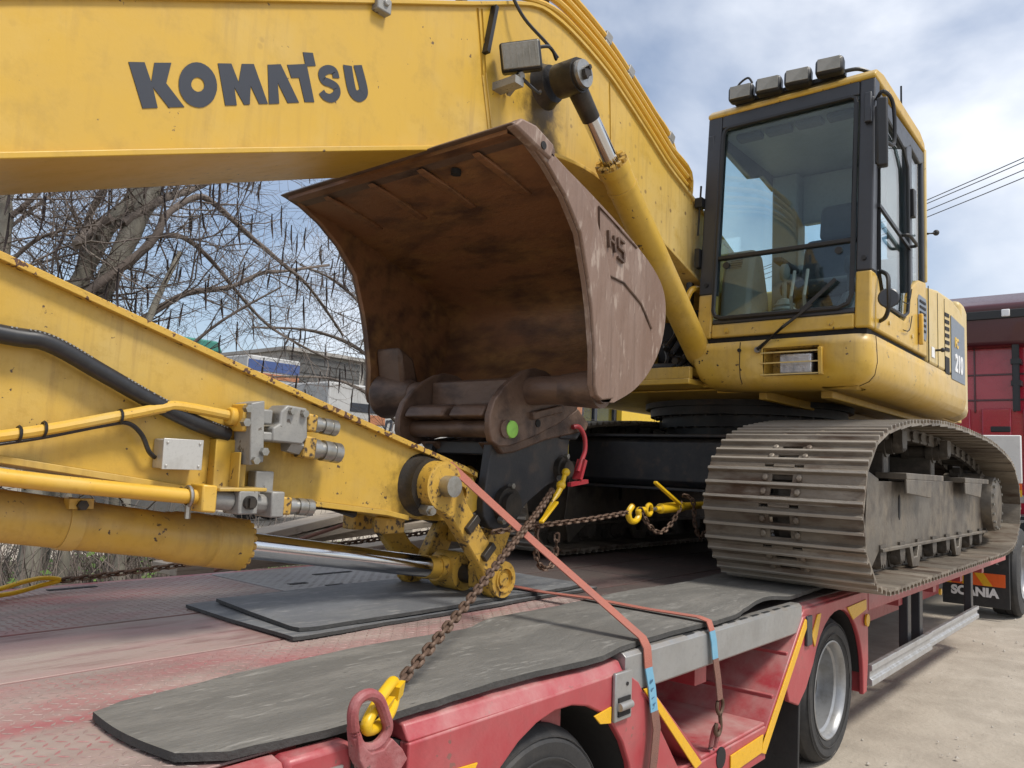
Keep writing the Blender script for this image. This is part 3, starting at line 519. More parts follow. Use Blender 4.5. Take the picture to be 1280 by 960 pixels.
b = MB(); b.box(4.65, 5.69, YF - .026, YF - .02, 2.62, 3.60); b.build('side_pane', 'glassclear', cab)
b = MB(); b.box(XR - .03, XR - .024, YN + .14, YF - .14, 2.85, 3.5); b.build('rear_pane', 'glassclear', cab)
seal([(4.64, YN - .002, 2.60), (4.64, YN - .002, 3.56), (4.67, YN - .002, 3.59), (5.17, YN - .002, 3.51), (5.27, YN - .002, 3.42), (5.285, YN - .002, 3.3), (5.285, YN - .002, 2.62), (5.25, YN - .002, 2.49), (5.15, YN - .002, 2.45), (4.80, YN - .002, 2.45), (4.70, YN - .002, 2.50)], .011)
b = MB(); b.bar((4.62, YN - .008, 2.99), (5.29, YN - .008, 2.90), .016, .022); b.build('door_bar', 'plastic', cab)
b = MB(); b.tube(crom([(5.08, YN, 2.93), (5.08, YN - .05, 2.93), (5.18, YN - .055, 2.92), (5.27, YN - .05, 2.91), (5.27, YN, 2.91)], 4), .010); b.build('door_handle', 'plastic', cab)
b = MB(); b.box(5.33, 5.39, YN - .025, YN + .004, 3.12, 3.30); b.build('door_hinge', 'plastic', cab, .006)
for z in (2.55, 2.38):
    m = MB(); m.tube(crom([(5.1, YN - .012, z - .02), (5.24, YN - .012, z), (5.31, YN - .012, z + .1)], 5), .003); m.build('panel_gap', 'darkinside', cab)
b = MB(); b.prism([(5.53, 2.40), (5.50, 2.45), (5.50, 2.63), (5.53, 2.66), (5.71, 2.66), (5.73, 2.62), (5.73, 2.45), (5.70, 2.38)], YN - .004, YN); v = b.build('side_grille', 'decal', cab)
for i in range(6): m = MB(); z = 2.43 + i * .037; m.prism([(5.54, z), (5.54, z + .014), (5.69, z + .018), (5.69, z + .002)], YN - .008, YN - .003); m.build('grille_slot', 'darkinside', v)
for (x, z) in ((4.84, 2.36), (5.35, 2.36)): m = MB(); m.cyl((x, YN, z), (x, YN - .008, z), .014, n=12); m.build('cap_bolt', 'pale', cab)
for y in (1.46, 2.07): m = MB(); m.cyl((fx(2.32), y, 2.32), (fx(2.32) - .010, y, 2.32), .016, n=12); m.build('cap_bolt', 'yel', cab)
for (y, z) in ((1.29, 2.67), (2.22, 2.62), (1.29, 3.55)): m = MB(); m.cyl((fx(z), y, z), (fx(z) - .012, y, z), .013, n=10); m.build('pillar_bolt', 'plastic', cab)
# mirror, rails, antenna
b = MB(); b.tube(crom([(4.60, YN - .004, 3.60), (4.56, YN - .05, 3.62), (4.66, YN - .075, 3.58), (4.68, YN - .075, 3.36), (4.58, YN - .06, 3.33)], 5), .011); mr = b.build('mirror_arm', 'plastic', cab)
b = MB(); b.obox((4.52, 1.195, 3.365), (.055, .012, 0), (-.012, .055, 0), (.0, .0, .39)); b.obox((4.525, 1.21, 3.365), (.04, .05, 0), (-.01, .02, 0), (0, 0, .34)); b.build('mirror_head', 'plastic', mr, .014, 3)
b = MB(); b.prism(*front(1.262, 1.30, 3.46, 3.64, .03, -.03)); b.build('mirror_bracket', 'pillar', cab, .006)
b = MB(); b.tube(crom([(4.64, YN - .003, 2.62), (4.60, YN - .055, 2.58), (4.565, YN - .07, 2.5), (4.565, YN - .07, 2.40), (4.60, YN - .045, 2.35), (4.66, YN, 2.34)], 5), .012); b.build('grab_rail', 'plastic', cab)
b = MB(); b.lathe((4.58, YN - .065, 2.445), (-1, -.3, 0), [(0, .01), (.004, .05), (.018, .055), (.024, .048), (.025, .01)], 20); b.build('round_mirror', 'pillar', cab)
b = MB(); b.tube([(fx(2.9) - .02, YF + .018, 2.95), (fx(3.3) - .02, YF + .018, 3.28)], .007); b.box(fx(3.2) - .035, fx(3.2) + .03, YF, YF + .05, 3.14, 3.20); b.box(fx(2.8) - .03, fx(2.8) + .03, YF, YF + .03, 2.74, 2.86); b.build('grab_rail', 'plastic', cab)
b = MB(); b.tube([(5.7, 1.23, 3.10), (5.74, 1.20, 3.11)], .008); b.ball((5.755, 1.19, 3.115), .02); b.build('door_stop', 'rubber', cab)
b = MB(); b.tube([(5.35, 1.30, 3.79), (5.35, 1.30, 4.0)], .006); b.build('antenna', 'plastic', cab)
# wiper
b = MB(); b.tube([(4.435, 1.86, 2.185), (fx(2.35) - .03, 1.72, 2.31), (fx(2.5) - .02, 1.56, 2.43)], [.014, .010, .007], 8); wp = b.build('wiper', 'plastic', cab)
b = MB(); b.bar((fx(2.38) - .012, 1.62, 2.40), (fx(2.55) - .012, 1.435, 2.565), .012, .02); b.build('wiper_blade', 'rubber', wp)
b = MB(); b.cyl((4.455, 1.86, 2.185), (4.43, 1.86, 2.185), .018, n=12); b.build('wiper_pivot', 'steel', wp)
# roof lamps
b = MB(); b.bar((4.62, 1.42, 3.81), (4.62, 2.10, 3.81), .03, .025); b.tube(crom([(4.62, 1.44, 3.83), (4.66, 1.36, 3.84), (4.72, 1.30, 3.82)], 5), .012); lb = b.build('lamp_bar', 'plastic', cab)
b = MB(); b.tube(crom([(4.6, 2.10, 3.85), (4.62, 2.08, 3.93), (4.62, 2.02, 3.96), (4.62, 1.99, 3.92)], 6), .007); b.build('lamp_cable', 'plastic', cab)
for k, y in enumerate((2.03, 1.855, 1.675, 1.49)):
    t = random.uniform(-.06, .06)
    rot = Matrix.Rotation(.12 + t * .5, 3, 'Z') @ Matrix.Rotation(t + .08, 3, 'Y')
    hb, hl_ = MB(), MB(); c = Vector((4.555, y, 3.832 + (.014 if k == 3 else 0)))
    for mb_, x0, x1, s in ((hb, -.035, .045, 1.0), (hl_, -.039, -.034, .80)): mb_.obox(c + rot @ Vector(((x0 + x1) / 2, 0, 0)), rot @ Vector((x1 - x0, 0, 0)), rot @ Vector((0, .158 * s, 0)), rot @ Vector((0, 0, .102 * s)))
    h = hb.build('roof_lamp', 'plastic', cab, .024, 4); hl_.build('lamp_lens', 'lens', h, .002)
# inside
b = MB(); b.box(4.66, XR - .06, YN + .06, YF - .06, 3.64, 3.665); b.build('roof_lining', 'inner', cab)
for k in range(4): m = MB(); y = 1.40 + k * .19; m.box(4.70, 4.78, y, y + .16, 3.60, 3.638); m.build('air_vent', 'seat', cab, .01)
b = MB(); b.box(5.60, XR - .056, YN + .06, YF - .06, 2.31, 2.94); b.box(5.52, XR - .056, 2.03, YF - .052, 2.31, 3.63); b.box(5.60, XR - .056, YN + .055, 1.46, 2.94, 3.63); b.box(5.61, XR - .058, 1.46, 2.03, 3.27, 3.63); b.build('rear_lining', 'inner', cab, .015)
b = MB(); b.prism([(5.05, 2.62), (5.02, 2.72), (5.40, 2.74), (5.52, 3.12), (5.62, 3.12), (5.52, 2.62)], 1.50, 1.98); b.prism([(5.44, 3.08), (5.48, 3.34), (5.57, 3.34), (5.58, 3.08)], 1.58, 1.86); b.box(5.1, 5.5, 1.58, 1.9, 2.31, 2.62); b.build('operator_seat', 'seat', cab, .05, 4)
b = MB(); b.prism([(4.62, 2.31), (4.66, 2.66), (4.72, 2.88), (4.85, 2.86), (4.95, 2.6), (5.0, 2.31)], 2.00, 2.20); cs = b.build('side_console', 'console', cab, .03, 3)
for i in range(6): m = MB(); m.bar((4.676 + i * .008, 2.07, 2.76 + i * .016), (4.676 + i * .008, 2.15, 2.76 + i * .016), .006, .006); m.build('vent_slat', 'seat', cs)
b = MB(); b.lathe((4.95, 1.90, 2.42), (0, 0, 1), [(0, .10), (.03, .10), (.05, .085), (.06, .09), (.08, .075), (.09, .08), (.11, .065), (.12, .07), (.14, .05), (.16, .04), (.17, .014), (.28, .014), (.30, .03), (.36, .034), (.39, .02)], 18); b.box(4.85, 5.25, 1.80, 2.0, 2.31, 2.42); b.build('joystick', 'console', cab)
b = MB(); b.lathe((4.95, 1.50, 2.42), (0, 0, 1), [(0, .10), (.05, .085), (.12, .06), (.16, .04), (.17, .014), (.28, .014), (.30, .03), (.36, .034), (.39, .02)], 18); b.box(4.85, 5.25, 1.40, 1.6, 2.31, 2.42); b.build('joystick', 'seat', cab)
for y in (1.70, 1.78): m = MB(); m.tube([(4.78, y, 2.31), (4.74, y, 2.55), (4.80, y, 2.72)], .011); m.box(4.66, 4.80, y - .035, y + .035, 2.36, 2.38); m.build('travel_lever', 'grey', cab)
b = MB(); b.bar((5.35, 1.98, 2.86), (4.98, 1.96, 2.86), .06, .035); b.build('armrest', 'seat', cab, .01)
# ---------------------------------------------------------------- boom
BB = [(.30, 2.065), (.68, 2.20), (1.19, 2.385), (1.95, 2.655), (2.5, 2.845), (2.85, 2.955), (3.1, 3.0), (3.35, 3.005), (3.6, 2.96), (4.0, 2.86), (4.36, 2.755), (4.66, 2.67), (5.3, 2.52)]
BT = [(5.62, 2.78), (5.0, 3.02), (4.64, 3.145), (4.47, 3.205), (4.19, 3.295), (3.97, 3.395), (3.69, 3.52), (3.47, 3.605), (3.21, 3.668), (3.0, 3.69), (2.81, 3.66), (2.4, 3.46), (1.93, 3.235), (1.19, 2.88), (.68, 2.635), (.30, 2.43)]
BTs = [(p.x, p.z) for p in crom([(x, 0, z) for x, z in BT], 3)]; BBs = [(p.x, p.z) for p in crom([(x, 0, z) for x, z in BB], 3)]
b = MB(); b.prism(BBs + [(5.5, 2.53), (5.62, 2.65)] + BTs, 2.335, 2.865)
nose = [(.36, 2.085), (.05, 1.86), (-.10, 1.80), (-.24, 1.87), (-.28, 1.99), (-.2, 2.12), (.36, 2.44)]
b.prism(nose, 2.322, 2.352); b.prism(nose, 2.848, 2.878)
M['boomweb'] = M['boom'].copy(); boom = b.build('boom', 'boomweb', ex, .004); tag(boom, 'long yellow boom with black maker lettering')
def flange(P, z0, z1, y0, y1):
    m = MB(); vs = []; fs = []
    for x, z in P: vs += [(x, y0, z + z0), (x, y1, z + z0), (x, y1, z + z1), (x, y0, z + z1)]
    for i in range(len(P) - 1): fs += [(i * 4 + j, i * 4 + (j + 1) % 4, i * 4 + 4 + (j + 1) % 4, i * 4 + 4 + j) for j in range(4)]
    fs += [(0, 1, 2, 3), (4 * len(P) - 1, 4 * len(P) - 2, 4 * len(P) - 3, 4 * len(P) - 4)]
    m.add(vs, fs); return m
flange(BBs, -.016, .004, 2.312, 2.888).build('bottom_plate', 'boom', boom, .003)
flange(BTs, -.004, .016, 2.318, 2.882).build('top_plate', 'boom', boom, .003)
b = MB(); b.tube([(2.447, 2.333, 3.47), (2.50, 2.333, 3.18), (2.58, 2.333, 2.86)], .005, 6); b.tube([(2.475, 2.333, 3.48), (2.52, 2.333, 3.2), (2.60, 2.333, 2.87)], .004, 6); b.build('weld_seam', 'boom', boom)
b = MB(); b.tube([(3.52, 2.333, 3.57), (3.55, 2.333, 3.2), (3.50, 2.333, 2.98)], .004, 6); b.build('weld_seam', 'boom', boom)
# lettering on the near web
LET = {
 'K': [(0.979, 2.583), (1.025, 2.602), (1.05, 2.55), (1.054, 2.613), (1.105, 2.635), (1.095, 2.565), (1.158, 2.514), (1.109, 2.494), (1.056, 2.537), (1.076, 2.48), (1.032, 2.461)],
 'M': [(1.255, 2.698), (1.301, 2.717), (1.332, 2.666), (1.338, 2.732), (1.381, 2.75), (1.445, 2.636), (1.412, 2.623), (1.376, 2.672), (1.378, 2.608), (1.358, 2.599), (1.318, 2.644), (1.332, 2.587), (1.292, 2.571)],
 'A': [(1.433, 2.77), (1.482, 2.793), (1.566, 2.688), (1.521, 2.669), (1.476, 2.724), (1.488, 2.654), (1.449, 2.637)],
 'T': [(1.508, 2.802), (1.58, 2.836), (1.567, 2.874), (1.608, 2.89), (1.624, 2.848), (1.588, 2.831), (1.629, 2.714), (1.589, 2.699), (1.559, 2.776), (1.528, 2.763)]}
OO = [(1.258, 2.627), (1.259, 2.61), (1.256, 2.593), (1.251, 2.576), (1.242, 2.561), (1.231, 2.548), (1.219, 2.537), (1.205, 2.53), (1.191, 2.527), (1.177, 2.527), (1.164, 2.531), (1.153, 2.538), (1.144, 2.548), (1.137, 2.561), (1.134, 2.575), (1.133, 2.591), (1.135, 2.608), (1.14, 2.624), (1.148, 2.639), (1.158, 2.652), (1.17, 2.663), (1.184, 2.671), (1.198, 2.675), (1.212, 2.675), (1.225, 2.672), (1.237, 2.665), (1.247, 2.655), (1.254, 2.642)]
OI = [(1.216, 2.61), (1.216, 2.605), (1.215, 2.6), (1.213, 2.594), (1.21, 2.59), (1.207, 2.585), (1.202, 2.582), (1.198, 2.579), (1.193, 2.578), (1.188, 2.578), (1.184, 2.579), (1.18, 2.581), (1.177, 2.584), (1.174, 2.588), (1.173, 2.593), (1.173, 2.598), (1.174, 2.603), (1.176, 2.608), (1.178, 2.613), (1.182, 2.618), (1.186, 2.621), (1.191, 2.624), (1.196, 2.625), (1.201, 2.625), (1.205, 2.624), (1.209, 2.622), (1.212, 2.619), (1.214, 2.615)]
YL0, YL1 = 2.3325, 2.336
for k, p in LET.items(): m = MB(); m.prism(p, YL0, YL1); m.build('letter', 'letter', boom)
m = MB(); nO = len(OO); m.add([(x, YL0, z) for x, z in OO + OI], [(i, (i + 1) % nO, nO + (i + 1) % nO, nO + i) for i in range(nO)]); m.build('letter', 'letter', boom)
for pth, wd in (([(1.716, 2.84), (1.705, 2.862), (1.677, 2.857), (1.653, 2.833), (1.661, 2.809), (1.69, 2.81), (1.719, 2.806), (1.722, 2.782), (1.7, 2.757), (1.672, 2.753), (1.656, 2.764)], .031), ([(1.762, 2.909), (1.788, 2.829), (1.812, 2.811), (1.834, 2.822), (1.844, 2.85), (1.809, 2.93)], .042)):
    P = crom([(x, YL0, z) for x, z in pth], 6); vs = []
    for i, p in enumerate(P):
        d = (P[min(i + 1, len(P) - 1)] - P[max(i - 1, 0)]).normalized(); s_ = Vector((-d.z, 0, d.x)) * wd / 2; vs += [p + s_, p - s_]
    m = MB(); m.add(vs, [(2 * i, 2 * i + 1, 2 * i + 3, 2 * i + 2) for i in range(len(P) - 1)]); m.build('letter', 'letter', boom)
stain(M['boomweb'], boom, (2.93, 2.33, 3.17), (.20, .5, .30), (.045, .032, .02)); stain(M['boomweb'], boom, (3.02, 2.33, 2.98), (.09, .5, .26), (.10, .065, .03), .7)
# pipes along the top of the boom
def off(P, d):
    out = []
    for i, (x, z) in enumerate(P):
        a, c = P[max(i - 1, 0)], P[min(i + 1, len(P) - 1)]; t = Vector((c[0] - a[0], 0, c[1] - a[1])).normalized(); out.append((x + t.z * d, z - t.x * d))
    return out
PB = [(1.2, 2.885), (1.93, 3.235), (2.4, 3.46), (2.72, 3.62), (2.98, 3.69), (3.2, 3.67), (3.47, 3.605), (3.69, 3.52), (3.97, 3.395), (4.19, 3.295), (4.45, 3.21)]
PB = PB[::-1]
for k, (d, y) in enumerate(((.036, 2.325), (.098, 2.335), (.165, 2.35), (.245, 2.375))):
    P = [(x, y, z) for x, z in off(PB, d)]
    if k == 3: P = [(4.62, y - .02, 3.12), (4.50, y, 3.24)] + P[1:]
    elif k == 2: P = [(4.50, y, 3.16)] + P
    m = MB(); m.tube(crom(P, 4), .019 if k else .015, 8); m.build('boom_pipe', 'pipe', boom)
for i in (1, 3, 4, 6, 8):
    x, z = PB[i]; a, c = PB[i - 1], PB[i + 1]; t = Vector((c[0] - a[0], 0, c[1] - a[1])).normalized(); nn = Vector((t.z, 0, -t.x))
    m = MB(); m.obox(Vector((x, 2.375, z)) + nn * .12, t * .045, Vector((0, .035, 0)), nn * .22)
    m.obox(Vector((x, 2.39, z)) + nn * .25, t * .06, Vector((0, .07, 0)), nn * .06); m.cyl(Vector((x, 2.39, z)) + nn * .25, Vector((x, 2.39, z)) + nn * .305, .011, n=6)
    m.build('pipe_clamp', 'grey', boom, .005)
for y, x, z in ((2.48, 4.62, 3.12), (2.42, 4.50, 3.16)):
    m = MB(); m.tube(crom([(x, y, z), (x + .07, y - .05, z - .14), (x + .10, y - .04, z - .45), (x + .2, y, z - .8), (5.3, y, 2.3)], 6), .026, 8); m.build('boom_hose', 'hose', boom)
b = MB(); b.box(1.86, 1.93, 2.30, 2.36, 3.175, 3.235); b.cyl((1.90, 2.29, 3.21), (1.90, 2.35, 3.21), .014, n=6); b.build('pipe_clamp', 'grey', boom, .005)
# cylinder rod bosses on the boom
b = MB(); b.lathe((2.95, 2.33, 3.31), (0, -1, 0), [(-.02, .125), (.01, .105), (.05, .09)], 26); b.build('boom_boss', 'grease', boom)
# boom work lamp
c = Vector((2.60, 2.20, 3.275)); rot = Matrix.Rotation(R(38), 3, 'Z') @ Matrix.Rotation(R(-14), 3, 'Y') @ Matrix.Rotation(R(-8), 3, 'X')
hb, hg, hl_ = MB(), MB(), MB()
hb.obox(c + rot @ Vector((.03, 0, 0)), rot @ Vector((.075, 0, 0)), rot @ Vector((0, .185, 0)), rot @ Vector((0, 0, .13)))
hl_.obox(c + rot @ Vector((-.012, 0, 0)), rot @ Vector((.012, 0, 0)), rot @ Vector((0, .165, 0)), rot @ Vector((0, 0, .112)))
h = hb.build('work_lamp', 'plastic', boom, .014, 3); hl_.build('lamp_lens', 'lens', h, .004)
for i in range(6): m = MB(); m.obox(c + rot @ Vector((-.019, -.07 + i * .028, 0)), rot @ Vector((.004, 0, 0)), rot @ Vector((0, .006, 0)), rot @ Vector((0, 0, .105))); m.build('lens_rib', 'lens', h)
b = MB(); b.bar(c + Vector((.04, .02, -.07)), c + Vector((.06, .12, -.12)), .02, .03); b.box(2.57, 2.63, 2.20, 2.335, 3.14, 3.175); b.cyl((2.62, 2.20, 3.19), (2.62, 2.26, 3.19), .018, n=8); b.build('lamp_bracket', 'grey', boom)
for p in ([(2.63, 2.30, 3.62), (2.70, 2.27, 3.52), (2.84, 2.24, 3.45), (2.90, 2.22, 3.40)], [(2.66, 2.22, 3.33), (2.76, 2.17, 3.38), (2.86, 2.20, 3.37)], [(2.60, 2.22, 3.20), (2.70, 2.18, 3.14), (2.80, 2.24, 3.20)]):
    m = MB(); m.tube(crom(p, 6), .008, 6); m.build('lamp_cable', 'hose', boom)
b = MB(); b.bar((2.545, 2.322, 3.52), (2.50, 2.322, 3.28), .04, .02); b.build('cable_cover', 'plastic', boom)
# ---------------------------------------------------------------- boom cylinders (both sides of the boom)
for y, s in ((2.17, 1), (3.03, -1)):
    A, C_ = Vector((2.95, y, 3.31)), Vector((4.62, y + .11 * s, 2.13)); d = (C_ - A).normalized()
    b = MB(); q = A + d * .50; b.lathe(q, d, [(0, .05), (0, .088), (.05, .088), (.05, .080), (.14, .080), (.14, .084), (.16, .084), (.16, .080), (1.42, .080), (1.48, .07), (1.48, .03)], 26)
    cy = b.build('boom_cylinder', 'pipe' if 0 else 'yel', ex)
    b = MB(); b.cyl(A + d * .20, q + d * .02, .043, n=22); b.build('piston_rod', 'chrome', cy)
    b = MB(); b.cyl(A + d * .06, A + d * .23, .050, .046, n=20); b.build('rod_neck', 'grease', cy)
    b = MB(); b.lathe(A + Vector((0, .075 * s, 0)), (0, -s, 0), [(0, .05), (0, .082), (.12, .082), (.12, .074), (.135, .074), (.135, .03)], 26); b.build('rod_eye', 'grease', cy)
    b = MB(); b.lathe(A + Vector((0, -.055 * s, 0)), (0, -s, 0), [(0, .02), (0, .068), (.022, .065), (.022, .02)], 26); b.build('pin_cap', 'steel', cy)
    b = MB(); b.obox(A + Vector((.0, -.085 * s, 0)), (.05, 0, .02), (0, .02, 0), (-.01, 0, .03)); b.cyl(A + Vector((0.01, -.07 * s, .03)), A + Vector((.01, -.1 * s, .03)), .012, n=6); b.cyl(A + Vector((-.01, -.07 * s, -.025)), A + Vector((-.01, -.1 * s, -.025)), .012, n=6); b.build('cap_bolts', 'grease', cy)
    dd, e1, e2 = frame(d); b = MB()
    for i in range(12): a = 2 * math.pi * i / 12; p = q + (e1 * math.cos(a) + e2 * math.sin(a)) * .071; b.cyl(p - d * .022, p + d * .002, .016, n=6)
    b.build('gland_bolts', 'worn', cy)
    b = MB(); b.lathe(C_ + Vector((0, .06, 0)), (0, -1, 0), [(0, .03), (0, .07), (.12, .07), (.12, .03)], 22); b.build('cylinder_eye', 'yel', cy)
# ---------------------------------------------------------------- arm (stick), folded back under the boom
AT = [(2.66, 1.40), (2.585, 1.425), (2.11, 1.555), (1.46, 1.735), (.94, 1.885), (.73, 1.945), (.1, 2.10), (-.40, 2.20)]
AB = [(-.72, 2.08), (-.70, 1.92), (-.25, 1.60), (.30, 1.48), (.78, 1.42), (1.31, 1.345), (1.59, 1.318), (2.14, 1.258), (2.26, 1.235)]
b = MB(); b.prism(AT + AB + [(2.36, 1.215), (2.60, 1.20), (2.70, 1.25), (2.715, 1.33)], 2.425, 2.775)
M['armweb'] = M['arm'].copy(); arm = b.build('arm', 'armweb', ex, .004); stain(M['armweb'], arm, (2.36, 2.42, 1.34), (.27, .5, .2), (.05, .035, .018)); stain(M['armweb'], arm, (1.52, 2.42, 1.40), (.2, .5, .12), (.16, .10, .035), .6); tag(arm, 'yellow arm folded back under the boom with hydraulic quick couplings')
flange(AT[:-1][::-1], -.004, .018, 2.395, 2.805).build('top_plate', 'edge', arm, .002)
flange([(-.25, 1.60), (.30, 1.48), (.78, 1.42), (1.31, 1.345), (1.59, 1.318), (2.14, 1.258), (2.26, 1.235)], -.018, .002, 2.395, 2.805).build('bottom_plate', 'arm', arm, .002)
b = MB(); b.lathe((2.345, 2.425, 1.36), (0, -1, 0), [(-.01, .02), (-.01, .135), (.012, .125), (.03, .112), (.06, .110), (.06, .02)], 30); b.build('pin_boss', 'grease', arm)
b = MB(); b.lathe((2.365, 2.366, 1.36), (0, -1, 0), [(0, .02), (0, .102), (.06, .100), (.062, .05), (.06, .02)], 30); b.build('boss_collar', 'worn', arm)
b = MB(); b.cyl((2.37, 2.32, 1.36), (2.37, 2.255, 1.36), .043, n=24); b.build('pin', 'steel', arm)
b = MB(); b.cyl((2.30, 2.36, 1.265), (2.285, 2.30, 1.262), .022, n=6); b.cyl((2.285, 2.30, 1.262), (2.28, 2.28, 1.26), .014, n=10); b.build('retaining_bolt', 'steel', arm)
for x, z in ((2.475, 1.385), (2.545, 1.325)):
    m = MB(); m.lathe((x, 2.425, z), (0, -1, 0), [(0, .02), (0, .052), (.045, .050), (.045, .033), (.01, .032), (.01, .005)], 20); m.build('stop_boss', 'worn', arm)
    m = MB(); m.cyl((x, 2.412, z), (x, 2.395, z), .022, n=6); m.build('stop_bolt', 'grease', arm)
for y in (2.50, 2.70): m = MB(); m.box(2.20, 2.30, y - .04, y + .04, 1.16, 1.225); m.build('stop_block', 'worn', arm, .006)
# plumbing on the near side of the arm
YA = 2.425
b = MB(); b.tube(crom([(-.3, 2.40, 1.80), (.3, 2.385, 1.78), (.74, 2.385, 1.742), (.86, 2.385, 1.735), (1.01, 2.385, 1.67), (1.16, 2.385, 1.603), (1.30, 2.39, 1.55), (1.43, 2.40, 1.515)], 6), .026, 12); b.build('hydraulic_hose', 'hose', arm)
HP = resample(crom([(.74, 2.385, 1.742), (.86, 2.385, 1.735), (1.01, 2.385, 1.67), (1.16, 2.385, 1.603), (1.30, 2.39, 1.55), (1.43, 2.40, 1.515)], 12), .011); b = MB(); rg = random.Random(2)
for i in range(2, len(HP) - 1):
    if i % 30 > 21 or rg.random() < .15: continue
    t_ = (HP[i + 1] - HP[i - 1]).normalized(); nn = Vector((-t_.z, 0, t_.x)); b.obox(HP[i] + nn * .0195 + Vector((0, -.0175, 0)), t_ * .005, nn * .004, (0, .004, 0))
b.build('hose_print', 'grey', arm)
b = MB(); b.tube(crom([(-.2, 2.372, 1.36), (.4, 2.372, 1.42), (.77, 2.372, 1.474), (1.07, 2.372, 1.55), (1.19, 2.372, 1.583), (1.25, 2.372, 1.592), (1.43, 2.372, 1.575)], 5), .0165, 10); b.build('arm_pipe', 'pipe', arm)
for x, z in ((.80, 1.482), (.86, 1.498), (1.06, 1.547)): m = MB(); m.tube([(x + .006, 2.372 + .02 * math.cos(t), z + .02 * math.sin(t)) for t in [2 * math.pi * i / 12 for i in range(12)]], .004, 5, True); m.build('cable_tie', 'plastic', arm)
b = MB(); b.tube(crom([(.72, 2.37, 1.445), (.86, 2.372, 1.475), (1.02, 2.372, 1.518), (1.09, 2.375, 1.53), (1.14, 2.385, 1.50), (1.17, 2.39, 1.45), (1.195, 2.40, 1.432)], 6), .007, 6); b.build('sensor_cable', 'hose', arm)
b = MB(); b.box(1.20, 1.325, 2.365, YA, 1.40, 1.49); bx_ = b.build('junction_box', 'alubox', arm, .004)
b = MB(); b.box(1.198, 1.327, 2.358, 2.3645, 1.398, 1.492)
for x in (1.21, 1.315):
    for z in (1.41, 1.48): b.cyl((x, 2.357, z), (x, 2.3535, z), .004, n=8)
b.build('box_lid', 'alubox', bx_, .002)
# valve bracket and couplings
b = MB(); b.box(1.385, 1.50, 2.385, YA, 1.33, 1.50); b.box(1.44, 1.446, 2.33, 2.385, 1.345, 1.46); b.box(1.36, 1.53, 2.30, YA, 1.335, 1.347); b.build('valve_bracket', 'arm', arm, .003)
b = MB(); b.obox((1.475, 2.345, 1.525), (.05, 0, .012), (0, .10, 0), (-.012, 0, .20)); vb = b.build('valve_plate', 'grey', arm, .004)
b = MB(); b.prism([(1.535, 1.50), (1.535, 1.545), (1.56, 1.56), (1.56, 1.60), (1.585, 1.625), (1.665, 1.62), (1.675, 1.52), (1.655, 1.495)], 2.30, 2.395); b.obox((1.52, 2.345, 1.58), (.05, 0, 0), (0, .05, 0), (0, 0, .05)); b.obox((1.52, 2.345, 1.515), (.06, 0, 0), (0, .08, 0), (0, 0, .03)); b.build('valve_body', 'grey', arm, .006)
for x, z, y_, r_ in ((1.43, 1.60, 2.30, .014), (1.425, 1.555, 2.30, .014), (1.50, 1.465, 2.30, .014), (1.47, 1.435, 2.30, .013), (1.60, 1.605, 2.305, .013), (1.65, 1.60, 2.305, .013)):
    b = MB(); b.cyl((x, y_, z), (x, y_ - .022, z), r_, n=6); b.build('valve_bolt', 'steel', vb)
def coupling(p, d, s, nm='quick_coupling'):
    p, d = Vector(p), Vector(d).normalized()
    m = MB(); m.obox(p + d * .03 * s, d * .05 * s, Vector((0, .075 * s, 0)), d.cross(Vector((0, 1, 0))) * .075 * s); a = m.build('flange_block', 'worn', arm, .006)
    m = MB(); m.lathe(p + d * .055 * s, d, [(0, .015 * s), (0, .036 * s), (.03 * s, .036 * s), (.03 * s, .028 * s), (.05 * s, .030 * s), (.05 * s, .037 * s), (.085 * s, .037 * s), (.087 * s, .033 * s), (.093 * s, .033 * s), (.095 * s, .037 * s), (.125 * s, .037 * s), (.13 * s, .030 * s), (.13 * s, .012 * s)], 20); m.build(nm, 'steel', a)
coupling((1.68, 2.345, 1.575), (1, 0, -.10), .80); coupling((1.665, 2.345, 1.49), (1, 0, -.10), 1.0)
b = MB(); b.cyl((1.62, 2.345, 1.50), (1.67, 2.345, 1.49), .034, n=6); b.build('hex_fitting', 'grey', arm)
b = MB(); b.cyl((1.41, 2.372, 1.575), (1.46, 2.372, 1.572), .03, n=16); b.obox((1.45, 2.36, 1.572), (.03, 0, 0), (0, .08, 0), (0, 0, .09)); b.build('pipe_flange', 'pipe', arm, .006)
# lower pipe with valve
b = MB(); b.tube(crom([(-.2, 2.35, 1.50), (.4, 2.35, 1.425), (.78, 2.35, 1.366), (1.31, 2.35, 1.315)], 5), .023, 12); b.build('arm_pipe', 'pipe', arm)
b = MB(); b.obox((1.335, 2.35, 1.312), (.05, 0, -.004), (0, .08, 0), (0, 0, .085)); b.build('pipe_flange', 'pipe', arm, .006)
b = MB(); b.cyl((1.36, 2.35, 1.31), (1.43, 2.35, 1.303), .032, n=16); b.box(1.43, 1.50, 2.30, 2.395, 1.262, 1.338); b.cyl((1.50, 2.35, 1.298), (1.56, 2.35, 1.292), .032, n=8); b.box(1.55, 1.60, 2.30, 2.40, 1.25, 1.335); b.box(1.53, 1.60, 2.37, 2.42, 1.31, 1.40); b.build('shutoff_valve', 'grey', arm, .005)
b = MB(); b.cyl((1.465, 2.302, 1.30), (1.465, 2.285, 1.30), .022, n=16); b.box(1.455, 1.475, 2.275, 2.29, 1.285, 1.315); b.build('valve_stem', 'grease', arm)
coupling((1.60, 2.35, 1.288), (1, 0, -.07), .80)
